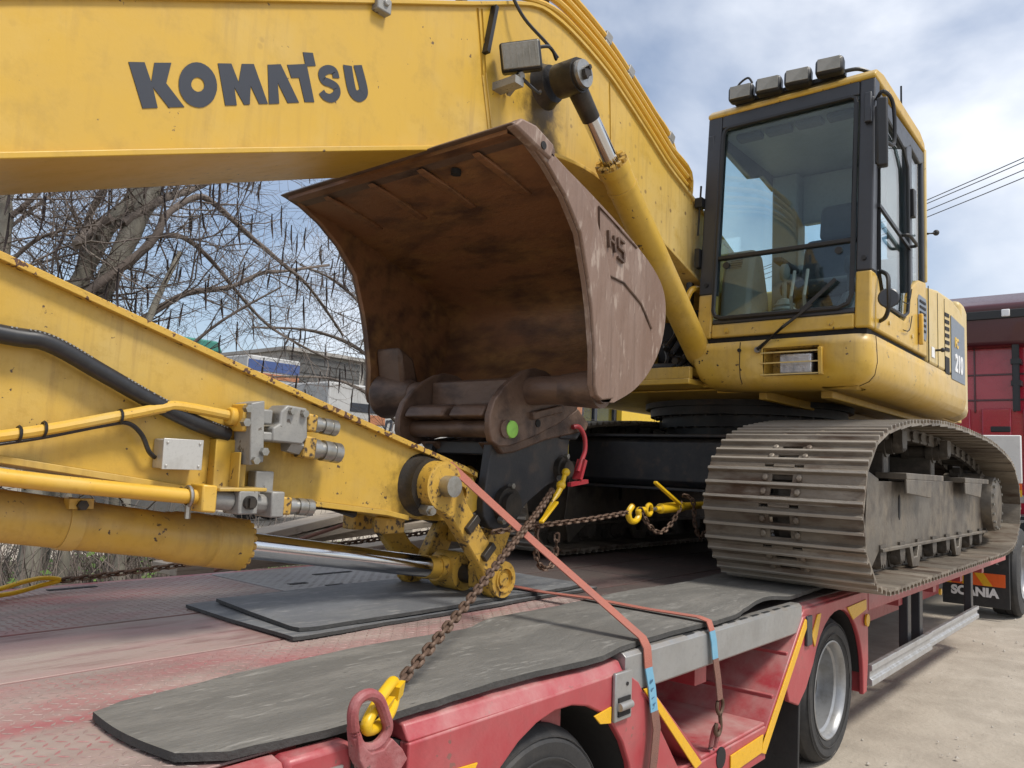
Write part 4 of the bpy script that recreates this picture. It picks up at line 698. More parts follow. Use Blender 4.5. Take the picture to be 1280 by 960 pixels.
b = MB(); b.tube([(1.285, 2.35 + .028 * math.cos(t), 1.317 + .03 * math.sin(t)) for t in [2 * math.pi * i / 14 for i in range(14)]], .006, 6, True); b.cyl((1.285, 2.345, 1.29), (1.285, 2.345, 1.25), .009, n=6); b.build('pipe_clip', 'steel', arm)
b = MB(); b.tube([(1.75, 2.44, 1.285), (2.02, 2.44, 1.245)], .018, 8); b.build('wear_pad', 'grease', arm, .01)
# ---------------------------------------------------------------- bucket cylinder
A, C_ = Vector((-.15, 2.6, 1.40)), Vector((2.75, 2.6, .965)); d = (C_ - A).normalized()
def along(x): return A + d * ((x - A.x) / d.x)
b = MB(); q = along(1.63); b.lathe(A, d, [(0, .03), (0, .075), (1.50, .075), (1.51, .079), (1.53, .079), (1.54, .084), (1.60, .086), (1.61, .089), (1.66, .089), (1.665, .086), (1.675, .086), (1.68, .090), ((q - A).length, .091), ((q - A).length, .05)], 36)
bc = b.build('bucket_cylinder', 'arm', ex)
dd, e1, e2 = frame(d); b = MB()
for i in range(18): a = 2 * math.pi * i / 18; p = q + (e1 * math.cos(a) + e2 * math.sin(a)) * .078; b.cyl(p - d * .02, p + d * .014, .013, n=8)
b.build('gland_bolts', 'worn', bc)
b = MB(); b.cyl(q, along(2.60), .047, n=32); b.build('piston_rod', 'chrome', bc)
b = MB(); b.lathe(along(2.57), d, [(0, .04), (0, .050), (.06, .050), (.06, .058), (.12, .06), (.12, .03)], 26); b.lathe((2.745, 2.52, .966), (0, 1, 0), [(0, .03), (0, .085), (.16, .085), (.16, .03)], 24); b.build('rod_eye', 'worn', bc)
b = MB(); b.lathe(along(1.02), d, [(0, .06), (0, .080), (.045, .080), (.045, .06)], 36); b.obox(along(1.045) + Vector((0, -.06, .065)), (.07, 0, 0), (0, .04, 0), (0, 0, .03)); bd = b.build('cylinder_band', 'arm', bc)
b = MB(); b.cyl(along(1.045) + Vector((0, -.075, .06)), along(1.045) + Vector((0, -.095, .062)), .016, n=6); b.build('band_bolt', 'grease', bd)
# ---------------------------------------------------------------- linkage
def link_bar(y0, y1, name='link_arm', ribs=True):
    P0, P1 = Vector((2.365, 0, 1.36)), Vector((2.735, 0, .96)); t = (P1 - P0).normalized(); n_ = Vector((-t.z, 0, t.x))
    pts = []
    for a in range(0, 181, 20): v = P0 - t * .098 * math.sin(R(a)) + n_ * .098 * math.cos(R(a)); pts.append((v.x, v.z))
    pts += [((P0 + t * .14 - n_ * .055).x, (P0 + t * .14 - n_ * .055).z), ((P1 - t * .1 - n_ * .052).x, (P1 - t * .1 - n_ * .052).z)]
    for a in range(0, 181, 20): v = P1 + t * .085 * math.sin(R(a)) - n_ * .085 * math.cos(R(a)); pts.append((v.x, v.z))
    pts += [((P1 - t * .1 + n_ * .052).x, (P1 - t * .1 + n_ * .052).z), ((P0 + t * .14 + n_ * .055).x, (P0 + t * .14 + n_ * .055).z)]
    m = MB(); m.prism(pts, y0, y1); return m.build(name, 'worn', ex, .008), t, n_, P0, P1
lk, t, n_, P0, P1 = link_bar(2.305, 2.362)
for f_ in (.42, .72):
    p = P0 + (P1 - P0) * f_; p.y = 2.30; m = MB(); m.obox(p + n_ * .015, t * .035, Vector((0, .03, 0)), n_ * .085); m.build('rib', 'grease', lk, .004)
b = MB(); b.lathe((2.735, 2.30, .96), (0, -1, 0), [(0, .02), (0, .080), (.02, .078), (.02, .055), (.028, .055), (.028, .048), (.012, .046), (.012, .03), (.02, .028), (.02, .005)], 26); b.build('pin_end', 'worn', lk)
link_bar(2.838, 2.895)
b = MB(); b.cyl((2.735, 2.30, .96), (2.735, 2.9, .96), .04); b.build('link_pin', 'grease', lk)
b = MB()
for y in (2.40, 2.74): b.prism([(2.70, .91), (2.79, .90), (2.82, .96), (2.99, 1.29), (3.06, 1.42), (2.99, 1.45), (2.90, 1.33), (2.69, 1.00)], y, y + .06)
b.box(2.84, 2.90, 2.46, 2.74, 1.08, 1.16); hlk = b.build('push_link', 'worn', ex, .008)
# ---------------------------------------------------------------- quick coupler
CP = [(2.735, 1.56), (2.71, 1.38), (2.695, 1.29), (2.70, 1.225), (2.745, 1.175), (2.82, 1.155), (2.88, 1.175), (2.95, 1.235), (3.02, 1.29), (3.15, 1.36), (3.29, 1.41), (3.325, 1.47), (3.33, 1.57), (3.35, 1.66), (3.0, 1.60)]
b = MB()
for y in (2.385, 2.765): b.prism(CP, y, y + .05)
b.box(2.76, 3.28, 2.435, 2.765, 1.50, 1.56); b.box(3.05, 3.12, 2.435, 2.765, 1.36, 1.50)
qc = b.build('quick_coupler', 'black', ex, .006); tag(qc, 'black quick coupler holding the bucket')
b = MB()
for y in (2.355, 2.735): b.prism([(2.72, 1.555), (2.78, 1.505), (2.86, 1.515), (3.10, 1.585), (3.44, 1.65), (3.46, 1.69), (3.36, 1.76), (3.20, 1.68), (2.88, 1.575)], y, y + .11)
b.build('coupler_jaw', 'rust', qc, .008)
b = MB(); b.prism([(3.24, 1.60), (3.38, 1.60), (3.46, 1.69), (3.33, 1.80), (3.27, 1.77)], 2.37, 2.83); b.build('coupler_hook', 'black', qc, .008)
for x, z, r in ((3.265, 1.45, .062), (2.845, 1.275, .085)):
    m = MB(); m.lathe((x, 2.385, z), (0, -1, 0), [(0, .02), (0, r), (.03, r * .96), (.03, r * .70), (.055, r * .68), (.055, .01)], 24); bs = m.build('pin_boss', 'grease', qc)
    m = MB(); m.cyl((x - r * .75, 2.36, z - r * .75), (x - r * .8, 2.325, z - r * .8), .016, n=6); m.build('boss_bolt', 'steel', bs); m = MB(); m.cyl((x + .01, 2.37, z + r * 1.02), (x + .01, 2.345, z + r * 1.03), .013, n=6); m.build('boss_bolt', 'steel', bs)
b = MB(); b.cyl((2.845, 2.42, 1.275), (2.845, 2.78, 1.275), .05); b.cyl((3.265, 2.42, 1.45), (3.265, 2.78, 1.45), .045); b.build('coupler_pin', 'grease', qc)
# ---------------------------------------------------------------- bucket
BO = [(2.19, 2.725), (2.26, 2.728), (2.36, 2.705), (2.52, 2.672), (2.74, 2.61), (3.05, 2.505), (3.30, 2.385), (3.385, 2.26), (3.36, 2.08), (3.26, 1.93), (3.12, 1.82), (2.95, 1.745)]
MO = [(2.86, 1.738), (2.80, 1.76), (2.775, 1.81), (2.77, 1.94), (2.735, 2.12), (2.705, 2.23), (2.635, 2.42), (2.52, 2.545), (2.395, 2.635), (2.28, 2.69)]
BOs = [(p.x, p.z) for p in crom([(x, 0, z) for x, z in BO], 5)]
def inset(P, d): return off(P, -d) if 0 else [(x, z) for x, z in off(P, d)]
IN = [(x, z) for x, z in off(BOs, -.028)]
# choose the offset that lies inside (towards 2.9, 2.2)
if (Vector(IN[30]) - Vector((2.9, 2.2))).length > (Vector(BOs[30]) - Vector((2.9, 2.2))).length: IN = [(x, z) for x, z in off(BOs, .028)]
y0, y1 = 1.905, 3.295; k = len(BOs); b = MB()
NY = 10
vs = []; fs = []
for j in range(NY + 1):
    y = y0 + (y1 - y0) * j / NY
    vs += [(x, y, z) for x, z in BOs]
for j in range(NY): fs += [(j * k + i, j * k + i + 1, (j + 1) * k + i + 1, (j + 1) * k + i) for i in range(k - 1)]
b.add([(x, y0, z) for x, z in BOs] + [(x, y1, z) for x, z in BOs] + [(x, y0, z) for x, z in IN] + [(x, y1, z) for x, z in IN],
      [(i, i + 1, k + i + 1, k + i) for i in range(k - 1)] + [(2 * k + i, 3 * k + i, 3 * k + i + 1, 2 * k + i + 1) for i in range(k - 1)] + [(0, k, 3 * k, 2 * k), (k - 1, 3 * k - 1, 4 * k - 1, 2 * k - 1)])
bu = b.build('bucket', 'rustin', ex); tag(bu, 'rusty brown ditching bucket turned mouth forward above the coupler')
for y, yy, mt in ((1.88, 1.905, 'rustside'), (3.295, 3.32, 'rustin')):
    m = MB(); m.prism(BOs + MO, y, yy); m.build('side_plate', mt, bu, .006)
cut = [(2.19, 2.715), (2.28, 2.69), (2.395, 2.635), (2.52, 2.545), (2.635, 2.42), (2.705, 2.23), (2.735, 2.12), (2.77, 1.94), (2.775, 1.80), (2.79, 1.76), (2.83, 1.745), (2.92, 1.76), (2.945, 1.85), (2.94, 2.0), (2.90, 2.2), (2.84, 2.36), (2.74, 2.52), (2.62, 2.625), (2.42, 2.69), (2.26, 2.732)]
for y, yy, mt in ((1.862, 1.88, 'rustside'), (3.32, 3.338, 'rust')): m = MB(); m.prism(cut, y, yy); m.build('side_cutter', mt, bu, .006)
b = MB(); b.prism([(2.165, 2.718), (2.20, 2.742), (2.30, 2.738), (2.44, 2.712), (2.44, 2.665), (2.28, 2.695)], 1.862, 3.338); b.build('cutting_edge', 'rust', bu, .008)
b = MB(); b.prism([(2.17, 2.71), (2.21, 2.752), (2.30, 2.755), (2.42, 2.715), (2.40, 2.65), (2.28, 2.68)], 1.85, 1.90); cp_ = b.build('lip_corner', 'rustside', bu, .01)
b = MB(); b.cyl((2.345, 1.846, 2.69), (2.345, 1.852, 2.69), .016, n=16); b.build('corner_hole', 'darkinside', cp_)
for y in (2.10, 2.42, 2.74, 3.06):
    m = MB(); m.prism([(2.25, 2.69), (2.28, 2.676), (2.44, 2.648), (2.56, 2.618), (2.60, 2.615), (2.60, 2.64), (2.44, 2.67)], y, y + .045); m.build('wear_strap', 'rustin', bu, .008)
for i, y in enumerate((2.30,)): m = MB(); m.cyl((2.33, y, 2.66), (2.33, y, 2.683), .022, n=14); m.build('edge_hole', 'darkinside', bu)  # near-black disc painting the shade of a hole in the lip
# maker plate on the near side: raised panel edge and letters
b = MB(); b.tube([(2.78, 1.878, 2.575), (2.80, 1.878, 2.30), (3.0, 1.878, 2.285), (3.15, 1.878, 2.22), (3.25, 1.878, 2.12)], .006, 6); b.tube([(2.78, 1.878, 2.575), (2.95, 1.878, 2.52), (3.1, 1.878, 2.47)], .005, 6); b.build('panel_weld', 'rust', bu)
b = MB()
for (xa, za, xb, zb) in ((2.855, 2.49, 2.865, 2.415), (2.86, 2.452, 2.905, 2.44), (2.90, 2.478, 2.91, 2.403), (2.985, 2.462, 2.935, 2.475), (2.935, 2.475, 2.935, 2.435), (2.935, 2.435, 2.985, 2.42), (2.985, 2.42, 2.985, 2.375), (2.985, 2.375, 2.935, 2.39)): b.bar((xa, 1.874, za), (xb, 1.874, zb), .012, .016, (0, 1, 0))
b.build('raised_letters', 'rust', bu, .002)
# back tube, ears, pin
b = MB(); b.cyl((2.875, 1.88, 1.80), (2.875, 3.32, 1.80), .066, n=24); tb = b.build('torque_tube', 'rust', bu)
b = MB(); b.lathe((2.88, 3.296, 1.80), (0, -1, 0), [(0, .05), (0, .125), (.03, .12), (.26, .07), (.26, .05)], 24); b.prism([(2.83, 1.84), (2.80, 1.98), (2.79, 2.05), (2.9, 2.0), (2.95, 1.85)], 3.10, 3.29); b.build('tube_gusset', 'rust', bu, .02)
b = MB(); b.lathe((2.88, 1.90, 1.80), (0, 1, 0), [(0, .05), (0, .085), (.03, .085), (.20, .07), (.20, .05)], 24); b.build('tube_gusset', 'rust', bu)
EAR = [(2.595, 1.60), (2.595, 1.67), (2.62, 1.735), (2.68, 1.80), (2.75, 1.85), (2.82, 1.888), (2.90, 1.91), (2.98, 1.905), (3.05, 1.88), (3.18, 1.86), (3.30, 1.85), (3.24, 1.74), (3.10, 1.665), (2.92, 1.595), (2.74, 1.54), (2.66, 1.535), (2.615, 1.555)]
for y in (2.28, 2.855): m = MB(); m.prism(EAR, y, y + .035); m.build('bucket_ear', 'rust', bu, .006)
b = MB(); b.prism([(2.90, 1.86), (3.10, 1.87), (3.14, 1.80), (2.98, 1.74)], 2.318, 2.852); b.box(2.80, 2.83, 2.318, 2.852, 1.72, 1.85); b.build('ear_web', 'rust', bu, .006)
b = MB(); b.cyl((2.70, 2.27, 1.615), (2.70, 2.90, 1.615), .040, n=20); b.build('bucket_pin', 'rust', bu)
b = MB(); b.lathe((2.735, 2.28, 1.615), (0, -1, 0), [(0, .01), (0, .040), (.014, .038), (.016, .034), (.017, .004)], 24); b.build('painted_pin_end', 'green', bu)
for ya, yb in ((2.34, 2.545), (2.585, 2.84)):
    m = MB(); m.prism([(2.60, 1.665), (2.63, 1.715), (2.70, 1.73), (2.80, 1.71), (2.80, 1.66), (2.68, 1.655)], ya, yb); m.build('hook_block', 'rust', bu, .014, 3)
b = MB(); b.obox((2.98, 2.27, 1.71), (.22, 0, .05), (0, .03, 0), (-.01, 0, .035)); b.build('ear_stiffener', 'rust', bu, .006)
b = MB(); b.cyl((2.93, 2.279, 1.655), (2.93, 2.276, 1.655), .018, n=14); b.build('ear_hole', 'darkinside', bu)
# ================================================================ GROUND
def sheet(name, x0, x1, y0, y1, z, m, n=1, kind='structure'):
    b = MB(); b.add([(x0, y0, z), (x1, y0, z), (x1, y1, z), (x0, y1, z)], [(0, 1, 2, 3)]); o = b.build(name, m); return tag(o, kind=kind)
b = MB(); nx = 60; vs = []; fs = []
gx = [-600, -200, -60, -20] + [-8 + i * .6 for i in range(56)] + [30, 60, 140, 300, 900]
gy = [-600, -200, -60, -20] + [-8 + i * .6 for i in range(24)] + [8, 14, 24, 60, 200, 600]
random.seed(3)
for x in gx:
    for y in gy: vs.append((x, y, random.uniform(-.012, .012) if -8 < x < 26 and -8 < y < 8 else 0))
for i in range(len(gx) - 1):
    for j in range(len(gy) - 1): a = i * len(gy) + j; fs.append((a, a + 1, a + len(gy) + 1, a + len(gy)))
b.add(vs, fs); tag(b.build('ground', 'ground', keep=True, angle=60), kind='structure')
b = MB(); vs = []; fs = []; nxs = [-25 + i * .8 for i in range(46)]; nys = [4.9 + j * .7 for j in range(10)]
for x in nxs:
    for j, y in enumerate(nys): vs.append((x, y + (random.uniform(-.3, .3) if j == 0 else 0), .02 if j in (0, 9) else .10 + random.uniform(-.06, .08)))
for i in range(len(nxs) - 1):
    for j in range(len(nys) - 1): a = i * len(nys) + j; fs.append((a, a + 1, a + len(nys) + 1, a + len(nys)))
b.add(vs, fs); tag(b.build('verge', 'soil', keep=True, angle=60), kind='structure')
random.seed(11); b = MB()
for i in range(2200):
    x = random.uniform(3.2, 16); y = random.uniform(-3.5, 1.6); r = random.choice((.003, .003, .004, .004, .005, .006, .008, .013)) * random.uniform(.7, 1.3)
    vs = [(x + r * random.uniform(.7, 1.3) * dx, y + r * random.uniform(.7, 1.3) * dy, .004 + r * dz) for dx, dy, dz in ((1, 0, .2), (0, 1, .2), (-1, 0, .2), (0, -1, .2), (0.1, 0, .9))]
    b.add(vs, [(0, 1, 4), (1, 2, 4), (2, 3, 4), (3, 0, 4), (3, 2, 1, 0)])
tag(b.build('gravel', 'stone', keep=True), 'loose pale pebbles scattered over the dirt yard', 'gravel', kind='stuff')
# ================================================================ TRAILER
tr = empty('low_loader_trailer', (3.6, 2.6, 0.0)); tag(tr, 'red low loader trailer with worn deck carrying the excavator', 'trailer')
ZD = .85
b = MB()
for y in (2.1, 3.0): b.box(-2.2, 9.8, y, y + .14, .45, .83)
b.box(-2.2, 9.8, 1.62, 3.62, .795, .842)
for i in range(12): b.box(-2 + i, -1.9 + i, 1.5, 3.7, .62, .795)
ch = b.build('chassis', 'red', tr)
def plate(x0, x1, y0, y1, m, name='deck_plate'):
    q = MB(); q.box(x0 + .003, x1 - .003, y0 + .003, y1 - .003, .844, ZD); return q.build(name, m, tr, .002)
p1 = plate(-2.2, 3.15, 1.455, 2.30, 'deckred'); p2 = plate(-2.2, 1.95, 2.31, 2.87, 'deckmid'); plate(1.96, 3.15, 2.31, 2.87, 'deckmid')
p3 = plate(-2.2, 2.20, 2.885, 3.76, 'deckred'); p4 = plate(2.21, 3.5, 2.885, 3.76, 'deckgrey')
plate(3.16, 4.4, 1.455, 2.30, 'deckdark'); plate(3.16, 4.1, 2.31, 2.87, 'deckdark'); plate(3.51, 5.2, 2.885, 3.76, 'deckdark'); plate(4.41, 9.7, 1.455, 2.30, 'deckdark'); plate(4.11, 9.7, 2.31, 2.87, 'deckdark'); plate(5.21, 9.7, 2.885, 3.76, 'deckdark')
# raised tears of the tread plate
def tears(parent, x0, x1, y0, y1, m, s=.030):
    q = MB(); ni = int((x1 - x0) / s); nj = int((y1 - y0) / s); vs = []; fs = []
    for i in range(ni):
        for j in range(nj):
            cx = x0 + (i + .5) * s; cy = y0 + (j + .5) * s; a = (R(45) if (i + j) % 2 else R(-45)) + random.uniform(-.05, .05)
            ca, sa = math.cos(a), math.sin(a); l, w_, h = s * .46, s * .13, .0020 * random.uniform(.6, 1.1); o = len(vs)
            for u, v, z in ((-l, 0, 0), (0, -w_, 0), (l, 0, 0), (0, w_, 0), (-l * .45, 0, h), (l * .45, 0, h)): vs.append((cx + u * ca - v * sa, cy + u * sa + v * ca, ZD + .0003 + z))
            fs += [(o, o + 1, o + 5, o + 4), (o + 1, o + 2, o + 5), (o + 2, o + 3, o + 4, o + 5), (o + 3, o, o + 4)]
    q.add(vs, fs); tag(q.build('tread_tears', m, parent, angle=20), kind='stuff')
tears(p1, .25, 3.1, 1.47, 2.29, 'deckred'); tears(p3, .55, 2.18, 2.90, 3.75, 'deckred'); tears(p4, 2.23, 3.4, 2.90, 3.75, 'deckgrey')
for x0, x1, y in ((2.33, 2.43, 3.25), (2.45, 2.55, 3.12), (2.55, 2.65, 3.0), (2.62, 2.86, 3.45), (1.42, 1.62, 3.66)):
    q = MB(); q.box(x0, x1, y, y + .035, ZD + .0005, ZD + .0025); q.build('slot', 'darkinside', tr)
b = MB(); b.box(-2.2, 9.7, 3.77, 3.83, .68, ZD - .004); b.build('far_rail', 'red', tr, .006)
# near side rail, left of the first wheel arch
def railprof(x0, x1, name, m='red', y=1.40, z0=.70):
    q = MB(); q.prism([(y + .05, .846), (y + .012, .838), (y, .82), (y, z0), (y + .03, z0), (y + .03, .81), (y + .052, .825)], x0, x1, 'x'); return q.build(name, m, tr, .003)
railprof(-2.2, 1.02, 'side_rail'); b = MB(); b.box(1.02, 1.19, 1.395, 1.455, .72, .845); rb = b.build('stake_pocket', 'red', tr, .012)
b = MB(); b.box(1.06, 1.16, 1.388, 1.396, .735, .805); b.build('pocket_plate', 'galv', rb, .002)
b = MB(); b.box(1.19, 1.37, 1.43, 1.46, .60, .80); b.build('ring_pocket', 'darkinside', tr)
# fender over the first wheel
def arch(cx, cz, r, a0, a1, n=14): return [(cx + r * math.cos(R(a0 + (a1 - a0) * i / n)), cz + r * math.sin(R(a0 + (a1 - a0) * i / n))) for i in range(n + 1)]
W1, W2 = (1.92, .335), (4.44, .36)
b = MB(); b.prism([(1.36, .80), (1.36, .36)] + arch(1.97, .345, .415, 178, 12) + [(2.42, .40), (2.60, .36), (2.72, .38), (2.40, .76), (2.31, .81)], 1.40, 1.425)
b.prism([(1.402, .80), (1.425, .838), (1.47, .846), (1.47, .80)], 1.36, 2.31, 'x'); b.box(1.36, 1.40, 1.42, 1.47, .45, .80)
f1 = b.build('fender', 'red', tr, .006, 3)
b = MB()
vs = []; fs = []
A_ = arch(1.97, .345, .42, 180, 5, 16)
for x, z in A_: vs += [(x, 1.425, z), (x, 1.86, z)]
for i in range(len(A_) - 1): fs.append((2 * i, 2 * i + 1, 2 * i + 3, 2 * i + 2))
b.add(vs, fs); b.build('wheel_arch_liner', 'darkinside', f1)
def tape(pts, y0=1.394, y1=1.3995, parent=None): q = MB(); q.prism(pts, y0, y1); return q.build('reflective_tape', 'refl', parent or tr, .001)
tape([(2.13, .705), (2.225, .715), (2.225, .665), (2.165, .675)], parent=f1); tape([(1.37, .70), (1.50, .705), (1.60, .70), (1.57, .655), (1.37, .645)], parent=f1)
b = MB(); b.box(2.232, 2.332, 1.385, 1.399, .665, .815); lt = b.build('galvanised_latch', 'galv', f1, .004)
b = MB(); b.box(2.248, 2.318, 1.381, 1.386, .68, .738); b.build('latch_recess', 'darkinside', lt); b = MB(); b.cyl((2.245, 1.378, .712), (2.315, 1.378, .712), .013, n=12); b.build('latch_pin', 'galv', lt)
b = MB(); b.cyl((2.30, 1.386, .775), (2.30, 1.382, .775), .006, n=10); b.build('latch_hole', 'darkinside', lt)
# sloped skirts and floor of the recess between the wheels
b = MB(); b.prism([(2.42, .722), (2.48, .722), (2.86, .41), (2.83, .38)], 1.395, 1.95); s1 = b.build('recess_slope', 'red', tr, .004)
tape([(2.415, .735), (2.455, .735), (2.85, .395), (2.80, .385)], 1.389, 1.3945, s1)
b = MB(); b.box(2.70, 3.46, 1.40, 2.0, .395, .41); b.box(2.70, 3.46, 1.395, 1.415, .26, .395); fl = b.build('recess_floor', 'red', tr, .005)
tape([(3.10, .36), (3.42, .37), (3.40, .30), (3.10, .29)], 1.388, 1.394, fl)
b = MB(); b.prism([(3.42, .30), (3.395, .32), (3.90, .80), (3.96, .80)], 1.395, 2.0); s2 = b.build('recess_slope', 'red', tr, .004)
for f_ in (.35, .68):
    x = 3.41 + (3.92 - 3.41) * f_; z = .31 + .48 * f_; m = MB(); m.bar((x - .012, 1.41, z + .012), (x - .012, 1.98, z + .012), .02, .02); m.build('slope_rib', 'red', s2, .004)
tape([(3.425, .335), (3.40, .30), (3.445, .285), (3.955, .77), (3.915, .79)], 1.388, 1.394, s2)
b = MB(); b.box(2.35, 3.95, 1.97, 2.02, .2, .80); b.box(-2, 9.7, 2.02, 2.05, .3, .8); b.build('inner_panel', 'red', tr)
# galvanised outrigger beam
b = MB(); b.prism([(1.46, .862), (1.415, .862), (1.402, .85), (1.402, .735), (1.415, .725), (1.46, .725)], 2.315, 3.90, 'x'); gb = b.build('outrigger_beam', 'galv', tr, .002)
for i in range(9): m = MB(); m.box(2.75 + i * .12, 2.82 + i * .12, 1.412, 1.426, .8622, .8634); m.build('dirt_streak', 'rubber', gb)
# second fender
b = MB(); b.prism([(3.90, .81), (3.93, .83), (4.95, .83), (4.95, .74), (4.955, .45), (4.925, .27), (4.86, .265)] + arch(4.43, .345, .43, 5, 150, 14) + [(3.96, .46), (3.86, .40), (3.74, .44), (3.70, .52)], 1.40, 1.425)
b.prism([(1.402, .80), (1.425, .838), (1.47, .846), (1.47, .80)], 3.92, 4.95, 'x'); b.box(4.90, 4.955, 1.425, 1.62, .265, .75)
f2 = b.build('fender', 'red', tr, .006, 3)
tape([(4.56, .775), (4.90, .785), (4.90, .73), (4.66, .70)], parent=f2); tape([(4.02, .70), (4.10, .79), (4.15, .79), (4.10, .70), (4.06, .64)], parent=f2)
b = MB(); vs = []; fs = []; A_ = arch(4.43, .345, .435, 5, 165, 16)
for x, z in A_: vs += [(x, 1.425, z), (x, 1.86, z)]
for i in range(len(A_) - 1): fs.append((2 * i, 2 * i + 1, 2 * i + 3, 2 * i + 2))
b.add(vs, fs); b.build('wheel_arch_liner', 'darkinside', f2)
b = MB(); b.box(3.93, 4.0, 1.385, 1.399, .66, .80); b.build('galvanised_latch', 'pillar', f2, .004)
b = MB(); b.prism([(3.93, .03), (3.95, .03), (3.97, .42), (3.95, .42)], 1.43, 1.72); b.build('mud_flap', 'rubber', tr, .004)
b = MB(); b.cyl((4.90, 1.395, .67), (4.90, 1.385, .67), .035, n=18); b.build('side_marker_lamp', 'refl', f2)
for xa, xb in ((1.4, 2.5), (3.9, 4.92)): b = MB(); b.box(xa, xb, 1.86, 1.88, .12, .80); b.build('arch_shade_sheet', 'darkinside', tr)  # near-black sheets added so the arches look shaded behind the tyres
# wheels
def wheel(c, y, tyre_r=.368, rim_r=.240, wd=.245, parent=tr):
    m = MB(); x, z = c
    m.lathe((x, y, z), (0, 1, 0), [(.03, rim_r), (.012, rim_r + .012), (.004, rim_r + .05), (0, rim_r + .085), (.012, tyre_r - .028), (.03, tyre_r - .010), (.05, tyre_r), (.085, tyre_r), (.085, tyre_r - .010), (.095, tyre_r - .010), (.095, tyre_r), (.15, tyre_r), (.15, tyre_r - .010), (.16, tyre_r - .010), (.16, tyre_r), (wd - .05, tyre_r), (wd - .015, tyre_r - .02), (wd, rim_r + .07), (wd - .03, rim_r)], 56, False)
    w_ = m.build('wheel', 'tyre', parent, angle=25)
    m = MB(); m.lathe((x, y, z), (0, 1, 0), [(.03, rim_r + .004), (.008, rim_r + .010), (.006, rim_r + .002), (.014, rim_r - .006), (.03, rim_r - .014), (.05, rim_r - .018), (.06, rim_r - .030), (.13, rim_r - .034), (.155, rim_r - .045), (.17, rim_r - .08), (.165, .10), (.165, .002)], 56, False); rm = m.build('rim', 'rimpaint', w_, angle=22)
    m = MB(); m.lathe((x, y, z), (0, 1, 0), [(.10, .01), (.10, .06), (.11, .07), (.164, .075)], 24)
    for i in range(10): a = 2 * math.pi * i / 10; m.cyl((x + .125 * math.cos(a), y + .135, z + .125 * math.sin(a)), (x + .125 * math.cos(a), y + .165, z + .125 * math.sin(a)), .013, n=6)
    m.build('hub', 'grease', w_)
    q = MB(); q.tube([(x + (rim_r + .042) * math.cos(t), y - .001, z + (rim_r + .042) * math.sin(t)) for t in [2 * math.pi * i / 48 for i in range(48)]], .003, 5, True); q.tube([(x + (rim_r + .10) * math.cos(t), y + .006, z + (rim_r + .10) * math.sin(t)) for t in [2 * math.pi * i / 48 for i in range(48)]], .0025, 5, True); q.build('sidewall_ribs', 'tyre', w_)
    return w_
for c in (W1, W2):
    wheel(c, 1.435); wheel(c, 3.50)
# rail, posts and side guard towards the truck
railprof(4.96, 9.7, 'side_rail', z0=.715)
for x in (6.12, 6.45, 8.30): m = MB(); m.box(x, x + .09, 1.47, 1.53, .28, .80); m.build('guard_post', 'pillar', tr, .006)
def guard(x0, x1, z0, z1, y):
    q = MB(); h = z1 - z0; q.prism([(y, z1), (y, z1 - h * .28), (y + .014, z1 - h * .34), (y + .014, z1 - h * .62), (y, z1 - h * .70), (y, z0), (y + .03, z0), (y + .03, z1)], x0, x1, 'x'); return q.build('side_guard', 'alu', tr, .003)
guard(5.05, 6.52, .275, .395, 1.405); guard(6.48, 8.35, .285, .39, 1.418)
b = MB(); b.cyl((6.75, 1.405, .66), (6.75, 1.39, .66), .024, n=16); b.build('side_marker_lamp', 'refl', tr)
b = MB(); b.box(9.7, 10.15, 1.42, 3.78, .84, 1.28); b.box(9.72, 12.6, 1.55, 3.65, 1.26, 1.36); b.build('gooseneck', 'pillar', tr, .01)
b = MB(); b.box(10.15, 10.20, 1.30, 3.75, 1.50, 2.02); hb_ = b.build('headboard', 'headwhite', tr, .01)
b = MB(); b.box(10.143, 10.149, 1.30, 3.75, 1.435, 1.497); b.build('headboard_stripe', 'orange', hb_); b = MB(); b.box(10.142, 10.148, 1.30, 3.75, 1.36, 1.432); b.build('headboard_stripe', 'refl', hb_)
# lashing ring in the near rail
b = MB(); b.tube(crom([(1.165, 1.365, .875), (1.152, 1.36, .915), (1.162, 1.36, .942), (1.19, 1.36, .95), (1.222, 1.362, .935), (1.248, 1.366, .895), (1.262, 1.37, .86), (1.235, 1.372, .832), (1.19, 1.37, .838)], 6, True), .0125, 10, True)
b.prism([(1.160, .885), (1.172, .82), (1.20, .775), (1.24, .765), (1.29, .768), (1.312, .79), (1.295, .815), (1.262, .845), (1.24, .826), (1.205, .826), (1.178, .85)], 1.352, 1.39); lr = b.build('lashing_ring', 'redrub', tr, .014, 3)
